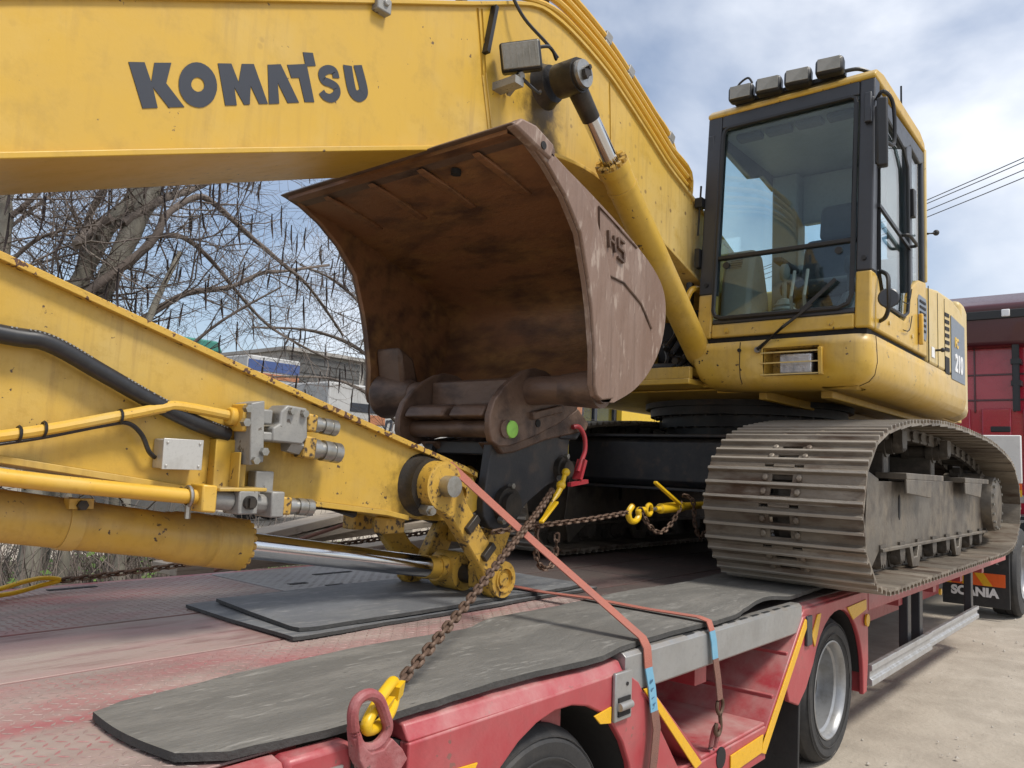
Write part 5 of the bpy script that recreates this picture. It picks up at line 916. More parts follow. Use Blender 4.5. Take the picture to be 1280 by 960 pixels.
# ================================================================ MATS
def rubber_mat(name, outline, z, th, m, label, seed, lift=None, amp=.004):
    """outline: list of (x, near y, far y) stations along the mat"""
    random.seed(seed); o = bpy.data.objects.new(name, None)
    st = []
    for i in range(len(outline) - 1):
        n_ = max(2, int((outline[i + 1][0] - outline[i][0]) / .05))
        for k in range(n_): f = k / n_; st.append([outline[i][j] + (outline[i + 1][j] - outline[i][j]) * f for j in range(3)])
    st.append(list(outline[-1])); NYY = 14; vs = []; fs = []; fe = []
    ph = random.random() * 9
    for i, (x, ya, yb) in enumerate(st):
        ya += .008 * math.sin(x * 7 + ph) + random.uniform(-.003, .003); yb += .012 * math.sin(x * 5 + ph * 2) + random.uniform(-.003, .003)
        for j in range(NYY + 1):
            f = j / NYY; y = ya + (yb - ya) * f
            zz = z + amp * (math.sin(x * 6 + y * 5 + ph) * .5 + .5) + (lift(x, y) if lift else 0)
            xx = x + (.015 * math.sin(y * 9 + ph) if i in (0, len(st) - 1) else 0)
            vs.append((xx, y, zz + th))
    n1 = len(vs); vs += [(x, y, zz - th) for x, y, zz in vs]; S_ = NYY + 1; T_ = len(st)
    for i in range(T_ - 1):
        for j in range(NYY): a = i * S_ + j; fs.append((a, a + S_, a + S_ + 1, a + 1))
    rim = [i * S_ for i in range(T_)] + [(T_ - 1) * S_ + j for j in range(1, S_)] + [i * S_ + NYY for i in range(T_ - 2, -1, -1)] + [j for j in range(NYY - 1, 0, -1)]
    t_ = MB(); t_.add(vs[:n1], fs); top = t_.build(name, m, angle=50); bpy.data.objects.remove(o)
    tag(top, label, 'rubber mat', 'rubber belt mats on the trailer deck')
    e_ = MB(); rv = []; 
    for r_ in rim: rv += [vs[r_], vs[n1 + r_]]
    K = len(rim); e_.add(rv, [(2 * i, 2 * i + 1, 2 * ((i + 1) % K) + 1, 2 * ((i + 1) % K)) for i in range(K)]); e_.build('cut_edge', 'matedge', top, angle=50)
    e_ = MB(); e_.add(vs[n1:], fs); e_.build('underside', 'matedge', top, angle=50)
    return top
def lift1(x, y):
    k = max(0, 1 - abs(x - 3.55) / .42); near = max(0, 1 - (y - 1.4) / .35); far = max(0, min(1, (x - 2.2) / .1))
    return (.04 * math.sin(k * math.pi / 2) ** 2) * near + .012 * far
rubber_mat('rubber_mat', [(.84, 1.50, 1.86), (.92, 1.44, 1.90), (1.25, 1.432, 1.96), (1.7, 1.425, 1.985), (2.15, 1.42, 1.96), (2.35, 1.425, 2.0), (3.0, 1.42, 2.03), (3.6, 1.44, 2.04), (3.95, 1.47, 2.05), (4.6, 1.5, 2.06)], ZD + .004, .017, 'mat', 'long grey rubber mat along the near deck edge running under the crawler track', 4, lift1, .004)
rubber_mat('rubber_mat', [(1.62, 2.25, 2.30), (1.66, 2.24, 2.98), (2.2, 2.25, 2.99), (3.0, 2.27, 2.97), (3.45, 2.28, 2.9)], ZD + .003, .012, 'matblue', 'lower of two stacked dark mats under the arm linkage', 5, None, .003)
rubber_mat('rubber_mat', [(1.68, 2.29, 2.34), (1.76, 2.27, 2.95), (2.4, 2.28, 2.96), (3.1, 2.30, 2.93), (3.42, 2.31, 2.88)], ZD + .019, .013, 'matblue', 'upper blue grey mat lying on another mat beneath the chrome rod', 6, None, .003)
# ================================================================ CHAINS, HOOKS, BINDERS
def chain_link_mesh(p, r, nm):
    h = (p + 2 * r) / 2; w_ = 1.75 * r; pts = []
    for i in range(7): a = -math.pi / 2 + math.pi * i / 6; pts.append((h - w_ + w_ * math.cos(a), w_ * math.sin(a), 0))
    for i in range(7): a = math.pi / 2 + math.pi * i / 6; pts.append((-h + w_ + w_ * math.cos(a), w_ * math.sin(a), 0))
    b = MB(); b.tube(pts, r, 6, True); return mesh_of(b, nm, 'chain', 60)
CL = chain_link_mesh(.032, .0054, 'link'); CLB = chain_link_mesh(.034, .0056, 'link')
def chain(path, me, pitch, label, group='lashing chains'):
    P = resample(crom(path, 16), pitch); o = empty('lashing_chain', P[0]); tag(o, label, 'chain', group)
    for i in range(len(P) - 1):
        t = (P[i + 1] - P[i]).normalized(); d, a, c = frame(t); roll = R(45 + 90 * (i % 2) + random.uniform(-9, 9)); a2 = a * math.cos(roll) + c * math.sin(roll)
        inst(me, 'link', (P[i] + P[i + 1]) / 2, Matrix((t, a2, t.cross(a2))).transposed(), o)
    return o
chain([(1.372, 1.462, .918), (1.75, 1.62, 1.025), (2.2, 1.83, 1.15), (2.62, 2.03, 1.26), (2.93, 2.18, 1.355)], CLB, .034, 'rusty chain slanting from the yellow hook by the near rail up to the coupler')
chain([(2.62, 2.26, 1.17), (2.9, 2.24, 1.19), (3.3, 2.21, 1.215), (3.66, 2.2, 1.245)], CL, .032, 'rusty chain running level from the linkage to the yellow binder beside the track')
chain([(3.72, 2.19, 1.26), (3.80, 2.18, 1.17), (3.93, 2.18, 1.13), (4.08, 2.18, 1.20), (4.16, 2.18, 1.30)], CL, .032, 'loose loop of chain hanging below the yellow binder')
chain([(4.16, 2.17, 1.33), (4.22, 2.14, 1.30), (4.25, 2.14, 1.16), (4.33, 2.14, 1.09), (4.42, 2.14, 1.16)], CL, .032, 'chain end wrapped on the binder handle hanging by the track shoes')
chain([(2.92, 2.25, 1.2), (2.90, 2.24, 1.08), (2.95, 2.24, 1.0), (3.04, 2.24, 1.02), (3.06, 2.24, 1.16)], CL, .032, 'loose chain loop dangling behind the red strap under the coupler')
chain([(1.42, 3.62, .895), (1.75, 3.52, .93), (2.2, 3.38, .985), (2.6, 3.24, 1.03), (3.0, 3.12, 1.075), (3.35, 3.0, 1.12)], CLB, .034, 'rusty chain along the far deck edge behind the bucket cylinder')
def tube_thing(name, path, r, m, label, cat, n=10, closed=False, group=None, extra=None):
    b = MB(); b.tube(crom(path, 6, closed), r, n, closed)
    if extra: extra(b)
    return tag(b.build(name, m), label, cat, group)
tube_thing('chain_hook', [(1.362, 1.458, .915), (1.345, 1.450, .932), (1.31, 1.43, .928), (1.27, 1.41, .915), (1.23, 1.385, .903), (1.203, 1.372, .885), (1.21, 1.376, .869), (1.25, 1.390, .864), (1.295, 1.410, .870), (1.335, 1.436, .882), (1.358, 1.455, .898)], .0135, 'hook', 'yellow clevis hook looped through the red lashing ring', 'hook', 12, True, extra=lambda b: (b.obox((1.355, 1.452, .910), (.036, .02, .006), (-.012, .032, 0), (0, -.006, .034)), b.obox((1.29, 1.412, .898), (.05, .028, .008), (-.012, .02, 0), (0, -.006, .016))))
tube_thing('chain_hook', [(1.44, 3.61, .90), (1.38, 3.60, .915), (1.30, 3.56, .915), (1.18, 3.50, .90), (1.10, 3.46, .885), (1.14, 3.50, .875), (1.25, 3.555, .872), (1.36, 3.60, .885)], .0095, 'hook', 'yellow hook lying at the far left deck edge', 'hook', 12, True)
bd_ = empty('chain_binder', (4.0, 2.2, 1.25)); tag(bd_, 'yellow ratchet chain binder with raised lever beside the crawler track', 'chain binder')
b = MB(); b.tube(crom([(3.66, 2.2, 1.275), (3.62, 2.2, 1.24), (3.64, 2.2, 1.20), (3.69, 2.2, 1.195), (3.725, 2.2, 1.22), (3.72, 2.2, 1.25), (3.78, 2.2, 1.252)], 5), .016, 10); b.build('binder_hook', 'hook', bd_)
b = MB(); b.tube([(3.83 + .028 * math.cos(t), 2.2, 1.252 + .028 * math.sin(t)) for t in [2 * math.pi * i / 14 for i in range(14)]], .011, 8, True); b.build('binder_eye', 'hook', bd_)
b = MB(); b.lathe((3.90, 2.2, 1.255), (1, 0, .03), [(0, .008), (0, .014), (.04, .016), (.05, .028), (.30, .028), (.31, .022), (.62, .020), (.62, .006)], 14); b.build('binder_barrel', 'hook', bd_)
b = MB(); b.cyl((3.86, 2.2, 1.253), (3.91, 2.2, 1.255), .010, n=10); b.build('binder_screw', 'steel', bd_)
b = MB(); b.bar((4.12, 2.17, 1.28), (3.80, 2.15, 1.40), .022, .016); b.build('binder_lever', 'hook', bd_, .004)
sb_ = empty('chain_shortener', (2.98, 2.2, 1.35)); tag(sb_, 'yellow chain shortening clutch hanging under the coupler', 'chain clutch')
b = MB(); b.tube(crom([(2.82, 2.15, 1.22), (2.93, 2.185, 1.29), (3.02, 2.20, 1.365), (3.06, 2.21, 1.42)], 4), [.008] * 6 + [.014] * 4 + [.011] * 3, 10); b.build('clutch_body', 'hook', sb_); b = MB(); b.ball((3.02, 2.20, 1.375), .023); b.ball((3.07, 2.21, 1.435), .020); b.build('clutch_ball', 'hook', sb_); b = MB(); b.bar((2.80, 2.14, 1.215), (2.95, 2.17, 1.30), .022, .012); b.build('clutch_handle', 'hook', sb_, .003)
tube_thing('lifting_hook', [(3.30, 2.345, 1.66), (3.34, 2.335, 1.665), (3.385, 2.33, 1.62), (3.395, 2.33, 1.55), (3.365, 2.33, 1.49), (3.34, 2.33, 1.44)], [.012, .016, .020, .022, .020, .022, .018][0], 'hookred', 'red hook hung on the side of the black coupler', 'hook', 12, extra=lambda b: (b.bar((3.375, 2.33, 1.50), (3.335, 2.33, 1.40), .05, .02), b.bar((3.24, 2.31, 1.375), (3.42, 2.33, 1.392), .02, .02)))
# ================================================================ STRAPS
def strap(name_label, segs):
    root = empty('lashing_strap', segs[0][0][0]); tag(root, name_label, 'strap', 'red webbing straps')
    for pth, wd, width, m, nm in segs: q = MB(); q.ribbon(pth, wd, width, .004); q.build(nm, m, root, angle=60)
    return root
sa = strap('faded red strap stretched from the arm tip down over the grey deck beam', [
    ([(2.46, 2.78, 1.468), (2.465, 2.60, 1.47), (2.47, 2.44, 1.468), (2.47, 2.40, 1.455), (2.455, 1.9, 1.165), (2.44, 1.415, .895), (2.44, 1.396, .865), (2.445, 1.392, .80)], [(1, 0, 0), (1, 0, 0), (1, 0, .1), (1, 0, .3), (1, 0, .1), (1, 0, 0), (1, 0, 0), (1, 0, 0)], .048, 'strap', 'webbing'),
    ([(2.445, 1.3915, .80), (2.46, 1.385, .73), (2.472, 1.382, .655)], (1, .0, 0), .045, 'blue', 'strap_label'),
    ([(2.473, 1.381, .655), (2.48, 1.375, .60), (2.46, 1.372, .50), (2.43, 1.375, .38)], (1, 0, 0), .048, 'strapold', 'webbing')])
for i in range(4): text('label_print', 'E51H'[i], .030, .001, 'bluetxt', (2.452 + i * .005, 1.3835 - i * .0012, .755 - i * .027), (0, .05, -1), (1, 0, .2), sa)
sb2 = strap('second red strap lying across the mats and hooked beside the rear wheel', [
    ([(2.80, 2.62, .97), (2.90, 2.50, .895), (2.97, 2.42, .895), (2.985, 2.25, .888), (2.98, 2.0, .896), (2.95, 1.7, .896), (2.925, 1.45, .903), (2.92, 1.405, .895), (2.92, 1.392, .86)], (1, .04, 0), .045, 'strap', 'webbing'),
    ([(2.92, 1.3915, .86), (2.93, 1.388, .82), (2.94, 1.386, .755)], (1, 0, 0), .045, 'blue', 'strap_label'),
    ([(2.94, 1.385, .755), (2.955, 1.380, .68), (2.97, 1.378, .60)], (1, 0, 0), [.045][0], 'strapold', 'webbing')])
b = MB(); b.tube(crom([(2.95, 1.378, .60), (2.945, 1.378, .57), (2.97, 1.378, .545), (2.995, 1.378, .57), (2.99, 1.378, .60)], 4), .007, 8); b.tube(crom([(2.97, 1.378, .55), (2.975, 1.376, .50), (2.955, 1.376, .475), (2.93, 1.376, .49), (2.94, 1.376, .52)], 4), .008, 8); b.build('strap_hook', 'chain', sb2)
b = MB(); b.tube(crom([(2.94, 1.40, .42), (2.935, 1.385, .49), (2.955, 1.38, .51), (2.975, 1.385, .48), (2.975, 1.40, .42)], 4), .009, 8); b.build('lashing_eye', 'redrub', tr)
b = MB(); b.cyl((3.02, 1.398, .37), (3.02, 1.392, .37), .04, n=20); b.build('floor_hole', 'darkinside', fl)
tube_thing('lashing_strap', [(2.62, 2.85, 1.24), (2.42, 3.3, 1.06), (2.22, 3.74, .87)], .010, 'strapold', 'dark red strap slanting down behind the arm to the far deck edge', 'strap', 6, group='red webbing straps')
# ================================================================ TRUCK TRACTOR
tk = empty('truck_tractor', (12.5, 2.55, 0)); tag(tk, 'dark red truck tractor in front of the trailer', 'truck')
b = MB(); b.prism([(13.0, 1.0), (13.0, 3.72), (13.15, 3.78), (15.2, 3.78), (15.35, 2.6), (15.4, 1.0)], 1.36, 3.84); tc_ = b.build('truck_cab', 'truckred', tk, .06, 3)
for y in (1.45, 1.95, 2.45, 2.95, 3.45):
    m = MB(); m.box(12.965, 13.0, y - .18, y + .18, 1.45, 2.55); m.build('back_panel_rib', 'truckred', tc_, .02)
for z in (2.66, 3.02): m = MB(); m.box(12.985, 13.002, 1.37, 3.83, z, z + .025); m.build('panel_seam', 'truckroof', tc_, .004)
for y in (1.72, 2.20, 2.70): m = MB(); m.box(12.98, 13.001, y, y + .02, 2.5, 3.5); m.build('panel_seam', 'truckroof', tc_, .004)
b = MB(); b.box(12.955, 12.995, 1.78, 2.02, 2.22, 2.30); b.build('back_vent', 'plastic', tc_, .01)
b = MB(); b.prism([(13.1, 3.40), (12.75, 3.42), (12.7, 3.98), (13.2, 4.22), (14.6, 4.20), (14.9, 3.78), (13.1, 3.78)], 1.30, 3.90); sp = b.build('roof_spoiler', 'truckroof', tk, .05, 3)
b = MB(); b.box(12.685, 12.72, 1.32, 3.88, 3.78, 3.90); b.build('spoiler_band', 'plastic', sp, .01)
for z in (3.60, 3.49): m = MB(); m.tube([(12.85, 1.95, z), (12.85, 2.45, z + .02)], .018, 8); m.build('chrome_rail', 'alu', tk)
b = MB(); b.tube([(12.80, 1.68, 2.5), (12.80, 1.68, 3.95)], .045, 12); b.box(12.78, 12.98, 1.62, 1.74, 2.85, 2.92); b.box(12.78, 12.98, 1.62, 1.74, 3.15, 3.22); b.build('intake_stack', 'plastic', tk)
b = MB(); b.box(12.66, 12.70, 1.72, 1.82, 3.80, 3.90); b.build('marker_lamp', 'whitetxt', tk, .01)
b = MB(); b.box(10.2, 15.2, 2.15, 2.40, .70, .98); b.box(10.2, 15.2, 2.70, 2.95, .70, .98); b.box(12.2, 13.0, 1.5, 3.6, .5, 1.1); b.build('truck_frame', 'pillar', tk, .01)
b = MB(); b.box(10.35, 10.39, 1.46, 2.12, .13, .74); b.box(10.33, 10.42, 1.42, 2.2, .74, .80); b.prism([(10.42, .74), (10.44, .98), (10.7, 1.08), (11.2, 1.08), (11.2, 1.05), (10.72, 1.05), (10.5, .95), (10.46, .74)], 1.42, 2.05); mf = b.build('mud_flap', 'rubber', tk, .006)
b = MB(); b.box(10.343, 10.349, 1.50, 2.14, .36, .50); hz = b.build('hazard_board', 'orange', mf, .002)
for k in range(3): m = MB(); y = 1.62 + k * .2; m.prism([(y, .362), (y + .09, .362), (y + .18, .498), (y + .09, .498)], 10.338, 10.3425, 'x'); m.build('hazard_stripe', 'refl', hz)
text('flap_lettering', 'SCANIA', .13, .003, 'whitetxt', (10.341, 1.80, .285), (0, -1, 0), (0, 0, 1), mf, 0, .007)
text('flap_lettering', 'SCANIA', .12, .003, 'grey', (10.341, 1.78, .645), (0, -1, 0), (0, 0, 1), mf, 0, .006)
wheel((10.95, .5), 1.40, .5, .29, .30, tk); wheel((10.95, .5), 3.30, .5, .29, .30, tk); wheel((14.4, .5), 1.40, .5, .29, .30, tk)
# ================================================================ OVERHEAD WIRES
for k, (dz, dx) in enumerate(((.22, 0), (.15, .03), (.0, .06), (-.14, .1))):
    pts = []
    for i in range(25):
        f = i / 24; x = 33 + dx + (4 - 33) * f; y = 21.5 + (-15.6 - 21.5) * f; pts.append((x, y, 8.0 + dz + 1.1 * ((2 * f - 1) ** 2) - .35))
    m = MB(); m.tube(pts, .010, 5); tag(m.build('overhead_wire', 'cable'), ['highest overhead wire right of the cab', 'second overhead wire from the top right of the cab', 'third overhead wire from the top right of the cab', 'lowest overhead wire right of the cab'][k], 'wire', 'overhead wires')
b = MB(); b.cyl((33.4, 21.5, 0), (33.4, 21.5, 9.2), .16, .11, 12); pl = b.build('utility_pole', 'pole'); tag(pl, 'wooden utility pole far behind the boom', 'pole')
b = MB(); b.bar((32.4, 22.2, 8.6), (34.6, 20.6, 8.6), .1, .1); b.build('cross_arm', 'pole', pl)
# ================================================================ THINGS BEYOND THE TRAILER
# white van with script lettering
vn = empty('box_van', (13.5, 13.0, 0)); tag(vn, 'white box van with dark script lettering seen below the bucket', 'van')
b = MB(); b.box(9.9, 14.6, 13.0, 15.1, .55, 3.0); vb_ = b.build('van_box', 'white', vn, .04)
b = MB(); b.box(10.45, 11.35, 12.985, 12.998, 2.44, 2.62); b.build('stripe', 'letter', vb_, .03)
b = MB(); b.box(10.95, 11.4, 12.984, 12.997, 2.20, 2.40); b.build('logo_block', 'orangepaint', vb_, .03)
text('van_lettering', 'n Eu', .50, .01, 'letter', (11.78, 12.985, 2.28), (1, 0, .12), (-.1, 0, 1), vb_, .35, .006)
b = MB(); b.prism([(14.6, .5), (14.6, 2.3), (15.3, 2.2), (15.9, 1.5), (16.3, 1.35), (16.3, .5)], 13.1, 15.0); b.build('van_cab', 'white', vn, .06)
for x in (10.9, 15.2):
    m = MB(); m.lathe((x, 13.0, .38), (0, 1, 0), [(0, .05), (0, .22), (.03, .36), (.22, .38), (.25, .2)], 20); m.build('van_wheel', 'tyre', vn)
# dark shutter building
bd2 = empty('garage_building', (10.5, 19, 0)); tag(bd2, 'pale garage building with a dark roller shutter behind the bare tree', 'building')
b = MB(); b.box(12.9, 19.5, 19, 25, 0, 4.4); w_ = b.build('wall', 'wall', bd2, .02)
b = MB(); b.box(13.1, 15.5, 18.94, 19.0, .0, 4.25); sh = b.build('roller_shutter', 'shutter', bd2)
for i in range(16): m = MB(); m.box(13.1, 15.5, 18.92, 18.94, .2 + i * .26, .40 + i * .26); m.build('slat', 'shutter', sh, .008)
b = MB(); b.box(12.8, 19.7, 18.8, 25.2, 4.4, 4.5); b.build('roof', 'wall', bd2)
for i in range(5): m = MB(); m.cyl((15.8 + i * .5, 18.9, 3.6), (15.8 + i * .5, 18.9, 4.9), .05, n=8); m.build('chimney_pipe', 'shutter', bd2)
# striped lorry trailer
lt2 = empty('parked_lorry', (10.5, 16, 0)); tag(lt2, 'parked white lorry with blue and orange bands behind the tree branches', 'lorry')
b = MB(); b.box(9.9, 11.3, 16, 18.3, .9, 3.72); lb_ = b.build('lorry_box', 'white', lt2, .03)
b = MB(); b.box(9.92, 11.28, 15.985, 15.998, 3.38, 3.62); b.build('band', 'bluestripe', lb_); b = MB(); b.box(9.92, 11.28, 15.985, 15.998, 3.22, 3.34); b.build('band', 'orangepaint', lb_)
for x in (10.3, 10.9):
    m = MB(); m.lathe((x, 16.0, .48), (0, 1, 0), [(0, .05), (0, .28), (.03, .45), (.25, .48), (.28, .2)], 20); m.build('lorry_wheel', 'tyre', lt2)
# green topped skip
sk2 = empty('covered_skip', (6.5, 12.5, 0)); tag(sk2, 'dark container with green tarpaulin top behind the bare tree', 'container')
b = MB(); b.prism([(5.5, .1), (5.5, 3.15), (7.15, 3.15), (7.15, .1)], 12.5, 14.5); b.build('container_box', 'shutter', sk2, .02); b = MB(); b.prism([(5.45, 3.15), (5.6, 3.34), (7.1, 3.34), (7.2, 3.15)], 12.4, 14.6); b.build('tarpaulin', 'teal', sk2, .03)
# yellow machine seen under the bucket
ym = empty('yellow_machine', (13.5, 8.4, 0)); tag(ym, 'yellow and orange machine with glazed cab seen through the gap under the bucket', 'machine')
b = MB(); b.box(12.9, 15.6, 8.6, 10.2, .9, 2.75); b.box(14.2, 14.215, 8.58, 8.6, .9, 2.75); b.box(11.0, 15.6, 8.7, 10.1, .6, .9); yb_ = b.build('machine_body', 'oryel', ym, .02)
b = MB(); b.box(11.62, 12.9, 8.75, 10.1, .9, 1.6); b.prism([(11.62, 1.6), (11.72, 2.85), (11.80, 2.85), (11.70, 1.6)], 8.75, 8.83); b.box(12.1, 12.2, 8.72, 8.8, 1.6, 2.85); b.box(12.82, 12.9, 8.72, 8.8, 1.6, 2.85); b.box(11.7, 12.9, 8.72, 10.1, 2.78, 2.88); b.build('machine_cab', 'pillar', ym, .01)
b = MB(); b.box(12.2, 12.82, 8.75, 8.765, 1.6, 2.78); b.box(11.75, 12.1, 8.76, 8.775, 1.6, 2.78); b.build('cab_window', 'glassclear', ym)
b = MB(); b.prism([(11.05, 2.05), (11.15, 2.85), (11.66, 2.85), (11.64, 2.05)], 8.7, 10.0); b.build('orange_panel', 'orangepaint', ym, .02)
for x in (11.6, 14.8):
    m = MB(); m.lathe((x, 8.6, .5), (0, 1, 0), [(0, .05), (0, .28), (.03, .46), (.3, .5), (.35, .2)], 20); m.build('machine_wheel', 'tyre', ym)
for o_ in ym.children: o_.location.x += .9
# low far wall closing the yard
wl = MB(); wl.box(-14, 9, 24, 24.3, 0, 2.4); tag(wl.build('yard_wall', 'wall'), 'long pale wall at the back of the yard behind the trees', 'wall')
# timber beyond the deck
random.seed(21)
TL = ['topmost weathered plank leaning across the timber pile behind the bucket rod', 'second plank of the timber pile, light edge upwards', 'broad grey plank in the middle of the timber pile', 'plank nearest the trailer in the timber pile', 'low plank at the left end of the timber pile', 'bottom plank of the timber pile behind the linkage']
for k, (x0, y0_, z0, x1, y1_, z1, wd, th) in enumerate([(2.55, 4.05, .98, 4.9, 5.0, 1.17, .16, .05), (2.9, 4.25, .95, 5.2, 4.9, 1.10, .20, .05), (2.9, 4.5, .90, 5.4, 4.75, 1.02, .24, .05), (3.3, 4.05, .88, 5.4, 4.25, .95, .22, .06), (2.3, 4.4, .80, 4.8, 4.5, .83, .26, .06), (3.0, 4.1, .74, 5.8, 4.2, .77, .26, .06)]):
    m = MB(); m.bar((x0, y0_, z0), (x1, y1_, z1), wd, th); tag(m.build('timber_plank', 'wood', bevel=.004), TL[k], 'plank', 'weathered planks behind the trailer')
for k, x in enumerate((2.75, 3.9, 5.1)):
    m = MB(); m.box(x, x + .14, 4.0, 5.2, 0.05, .72); tag(m.build('timber_block', 'wood', bevel=.006), ['left timber block holding up the plank pile', 'middle timber block holding up the plank pile', 'right timber block holding up the plank pile'][k], 'timber block')
# ================================================================ TREES
def grow(tw, pods, p, d, L0, r0, depth, rng, spread=.9, droop=.12):
    n = max(3, int(L0 / .12)); pts = [Vector(p)]; dirs = Vector(d).normalized(); cur = Vector(p)
    curl = Vector((rng.uniform(-1, 1), rng.uniform(-1, 1), rng.uniform(-1, 1))) * .22
    for i in range(n):
        dirs = (dirs + Vector((rng.gauss(0, .16), rng.gauss(0, .16), rng.gauss(0, .16) + droop * .3)) + curl * .35).normalized()
        cur = cur + dirs * (L0 / n); pts.append(cur.copy())
    rs = [r0 * (1 - .72 * i / n) for i in range(n + 1)]
    tw.tube(pts, rs, 5 if r0 > .012 else (4 if r0 > .007 else 3))
    if depth > 0:
        for i in range(1, n + 1):
            for _ in range(rng.choice((0, 1, 1, 2) if depth > 1 else (0, 1, 1))):
                s = Vector((rng.uniform(-1, 1), rng.uniform(-1, 1), rng.uniform(-.8, .9))).normalized()
                grow(tw, pods, pts[i], (pts[i] - pts[i - 1]).normalized() * .55 + s * spread, L0 * rng.uniform(.35, .65), max(.0024, rs[i] * .62), depth - 1, rng, spread, droop)
    elif pods is not None and rng.random() < .05: pods.append(pts[-1])
def tree(label, limbs, seed, name='bare_tree', twig_n=10, twig_len=.9, yj=.35, pod_rate=True, twd=2):
    rng = random.Random(seed); root = empty(name, (limbs[0][0][0][0], limbs[0][0][0][1], .05)); tag(root, label, 'tree', 'bare trees behind the trailer')
    tb_, tw = MB(), MB(); pods = []
    for li, (pts, r0, r1) in enumerate(limbs):
        P = crom(pts, 6); n = len(P)
        if li: P = [Vector((p.x, p.y + yj * math.sin(i / n * 3 + li * 2) * (i / n), p.z)) for i, p in enumerate(P)]
        (tb_ if r0 > .05 or li == 0 else tw).tube(P, [(r0 + (r1 - r0) * i / (n - 1)) * (1 + .08 * math.sin(i * 1.7)) for i in range(n)], 10 if r0 > .05 else 6)
        for i in range(2, n):
            if rng.random() < twig_n / n * 1.6:
                s = Vector((rng.uniform(-1, 1), rng.uniform(-1, .8), rng.uniform(-.7, 1))).normalized(); t = (P[i] - P[i - 1]).normalized()
                grow(tw, pods if pod_rate else None, P[i], t * .5 + s, twig_len * rng.uniform(.6, 1.3), max(.005, min(.010, (r0 + (r1 - r0) * i / n) * .35)), twd, rng)
    tb_.build('trunk', 'bark', root, angle=60); tw.build('crown', 'twig', root, angle=60)
    if pods:
        pm = MB()
        for p in pods:
            L_ = rng.uniform(.16, .34); a = Vector((rng.uniform(-.04, .04), rng.uniform(-.04, .04), 0)); pm.tube([p, p + a * .5 + Vector((0, 0, -L_ * .5)), p + a + Vector((rng.uniform(-.03, .03), 0, -L_))], [.006, .0115, .004], 5)
        tag(pm.build('seed_pods', 'pod', root, angle=60), kind='stuff')
    return root
g = lambda P, dy=0: [(x, y + dy, z) for x, y, z in P]
T1 = [(2.55, 7, 0), (2.65, 7, 1.2), (2.77, 7, 2.25), (2.89, 7, 2.75), (3.13, 7, 3.44), (3.29, 7, 3.9), (3.47, 7, 4.67), (3.6, 7.1, 6.2)]
T2 = [(2.58, 7.05, 1.6), (2.67, 7.1, 2.36), (2.76, 7.15, 2.79), (2.95, 7.2, 3.36), (3.19, 7.2, 3.85), (3.36, 7.3, 4.63), (3.3, 7.5, 6.0)]
L1 = [(2.70, 6.95, 2.55), (2.75, 6.9, 2.74), (3.02, 6.85, 3.05), (3.17, 6.8, 3.28), (3.24, 6.8, 3.49), (3.47, 6.8, 3.71), (3.66, 6.8, 3.73), (4.08, 6.8, 3.54), (4.52, 6.8, 3.37), (4.92, 6.8, 3.22), (5.48, 6.8, 2.8)]
L2 = [(2.99, 7, 3.37), (3.3, 6.9, 3.69), (3.61, 6.9, 3.89), (3.91, 6.9, 4.13), (4.41, 6.9, 4.7)]
L3 = [(2.9, 6.95, 3.42), (2.72, 6.95, 3.26), (2.50, 6.9, 3.03)]
L4 = [(2.75, 7, 2.3), (3.08, 7, 2.5), (3.23, 7, 2.6), (3.57, 7, 2.88), (3.98, 7, 3.02), (4.34, 7, 3.24), (4.62, 7, 3.33), (5.31, 7, 3.57)]
L5 = [(3.18, 6.9, 3.3), (3.44, 6.8, 3.37), (3.77, 6.8, 3.26), (4.13, 6.7, 2.97), (4.58, 6.7, 2.72), (5.19, 6.6, 2.49)]
T3 = [(2.7, 7.1, 2.6), (2.82, 7.2, 3.0), (2.85, 7.2, 3.48), (2.91, 7.2, 3.76), (2.92, 7.2, 4.24), (2.9, 7.3, 5)]
tree('big twin stemmed bare tree with hanging dark pods behind the arm', [(T1, .105, .065), (T2, .088, .05), (L1, .046, .014), (L2, .046, .018), (L3, .045, .036), (L4, .042, .014), (L5, .027, .010), (T3, .036, .016)], 5, 'catalpa_tree', 12, .95)
tree('thin bare tree at the left picture edge', [([(2.25, 7.1, 0), (2.22, 7.1, 1.2), (2.19, 7, 2.29), (2.13, 7, 2.94), (2.13, 7, 3.23), (2.09, 7, 3.49), (2.07, 7, 4.2), (2.2, 7, 5.2)], .075, .03), ([(2.15, 7, 2.8), (2.35, 6.9, 3.1), (2.6, 6.8, 3.2)], .02, .008), ([(2.13, 7, 3.2), (2.3, 7.0, 3.45), (2.5, 7, 3.8)], .025, .008), ([(2.2, 7, 2.4), (2.5, 6.8, 2.75), (2.9, 6.7, 2.9)], .018, .007)], 9, 'bare_tree', 13, .8, pod_rate=False)
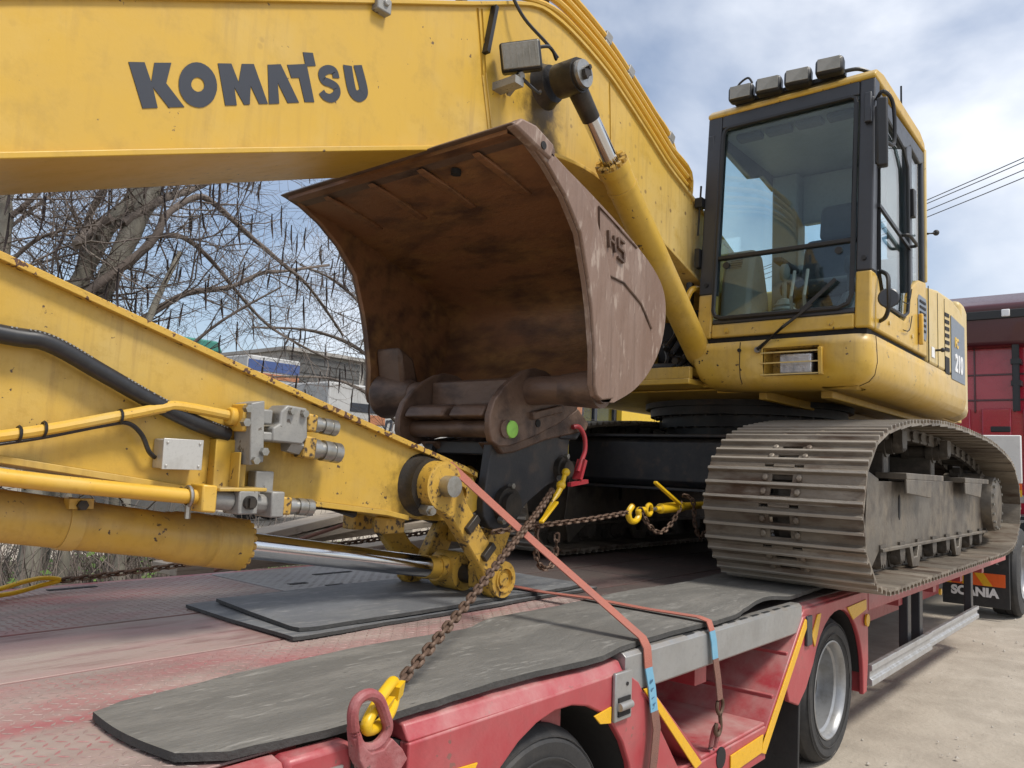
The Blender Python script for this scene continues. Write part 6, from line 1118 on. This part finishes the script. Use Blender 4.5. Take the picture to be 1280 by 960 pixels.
tree('spreading bare tree with pods behind the bucket edge', [([(7.65, 8.2, 0), (7.70, 8.2, 1.3), (7.55, 8.2, 2.4), (7.35, 8.1, 3.3), (7.25, 8.0, 4.2), (7.15, 8, 5.4)], .11, .04), ([(7.60, 8.2, 2.2), (7.95, 8.0, 2.8), (8.35, 7.8, 3.2), (8.75, 7.7, 3.4)], .04, .015), ([(7.45, 8.2, 2.8), (6.95, 8, 3.2), (6.45, 7.8, 3.5), (6.05, 7.7, 3.9)], .04, .014), ([(7.35, 8.1, 3.3), (7.75, 7.9, 3.9), (8.05, 7.7, 4.4)], .035, .014), ([(7.55, 8.2, 2.0), (8.05, 7.9, 2.3), (8.65, 7.6, 2.5), (9.25, 7.5, 2.6)], .03, .010), ([(7.6, 8.2, 1.8), (6.8, 8.0, 2.2), (6.0, 7.9, 2.4), (5.2, 7.8, 2.35)], .03, .010), ([(7.6, 8.2, 2.2), (6.7, 8.0, 2.8), (5.9, 7.9, 3.0), (5.0, 7.8, 2.9)], .034, .010), ([(7.5, 8.2, 2.6), (6.8, 8.0, 3.3), (6.0, 7.9, 3.6), (5.2, 7.8, 3.6)], .034, .010)], 14, 'catalpa_tree', 16, 1.0)
tree('slim bare tree between the big tree and the left edge', [([(1.75, 8.6, 0), (1.85, 8.6, 1.6), (2.3, 8.5, 2.9), (2.6, 8.5, 3.8), (2.7, 8.5, 5)], .06, .02), ([(2.2, 8.5, 2.6), (2.7, 8.3, 3.1), (3.3, 8.2, 3.4)], .02, .008), ([(2.4, 8.5, 3.2), (2.9, 8.3, 3.9), (3.4, 8.2, 4.2)], .02, .008), ([(2.3, 8.5, 2.8), (1.9, 8.4, 3.3), (1.6, 8.3, 3.6)], .02, .008)], 17, 'bare_tree', 14, .9, pod_rate=False)
tree('leaning bare sapling whose stem shows under the bucket cylinder', [([(2.95, 6.4, 0), (2.98, 6.4, .6), (3.0, 6.45, 1.4), (3.1, 6.6, 2.4), (3.4, 6.7, 3.2)], .06, .02), ([(3.02, 6.5, 1.8), (3.5, 6.3, 2.5), (3.9, 6.2, 2.9)], .02, .007)], 23, 'bare_tree', 8, .8, pod_rate=False)
for k, (x, y, r_) in enumerate(((2.38, 6.6, .085), (2.68, 6.75, .05), (3.35, 7.4, .06))):
    tree(['thick grey stem at the left below the bucket cylinder', 'narrow grey stem right of the thick one below the cylinder', 'dark stem among green weeds below the cylinder'][k], [([(x, y, 0), (x + .02, y, .7), (x - .03, y, 1.5), (x + .05, y + .1, 2.4)], r_, r_ * .6)], 30 + k, 'bare_tree', 6, .6, pod_rate=False, twd=1)
# undergrowth: weeds and dead sticks
rng = random.Random(40); wv = MB()
for i in range(4200):
    x = rng.uniform(1.2, 6.5); y = rng.uniform(4.9, 9.0); h = rng.uniform(.15, .7) * (1.2 if 2.6 < x < 4.6 else .75); p = Vector((x, y, .08 + h * rng.random())); a = rng.uniform(0, 6.28); l = rng.uniform(.03, .085)
    d1 = Vector((math.cos(a), math.sin(a), rng.uniform(-.3, .7))).normalized() * l; d2 = Vector((-math.sin(a), math.cos(a), rng.uniform(-.2, .4))) * l * .45
    wv.add([p, p + d1 * .5 + d2, p + d1, p + d1 * .5 - d2], [(0, 1, 2, 3)])
tag(wv.build('weeds', 'leaf', keep=True), 'fresh green weeds on the verge behind the trailer', 'weeds', kind='stuff')
dv = MB()
for i in range(1700):
    x = rng.uniform(.9, 4.2) if i % 3 else rng.uniform(.9, 6.5); y = rng.uniform(4.9, 8.5); grow(dv, None, (x, y, .05), (rng.uniform(-.5, .5), rng.uniform(-.5, .5), 1), rng.uniform(.4, 1.1), .006, 0, rng)
tag(dv.build('dead_brush', 'twig', keep=True, angle=60), 'tangle of dead brown stalks on the verge', 'brush', kind='stuff')
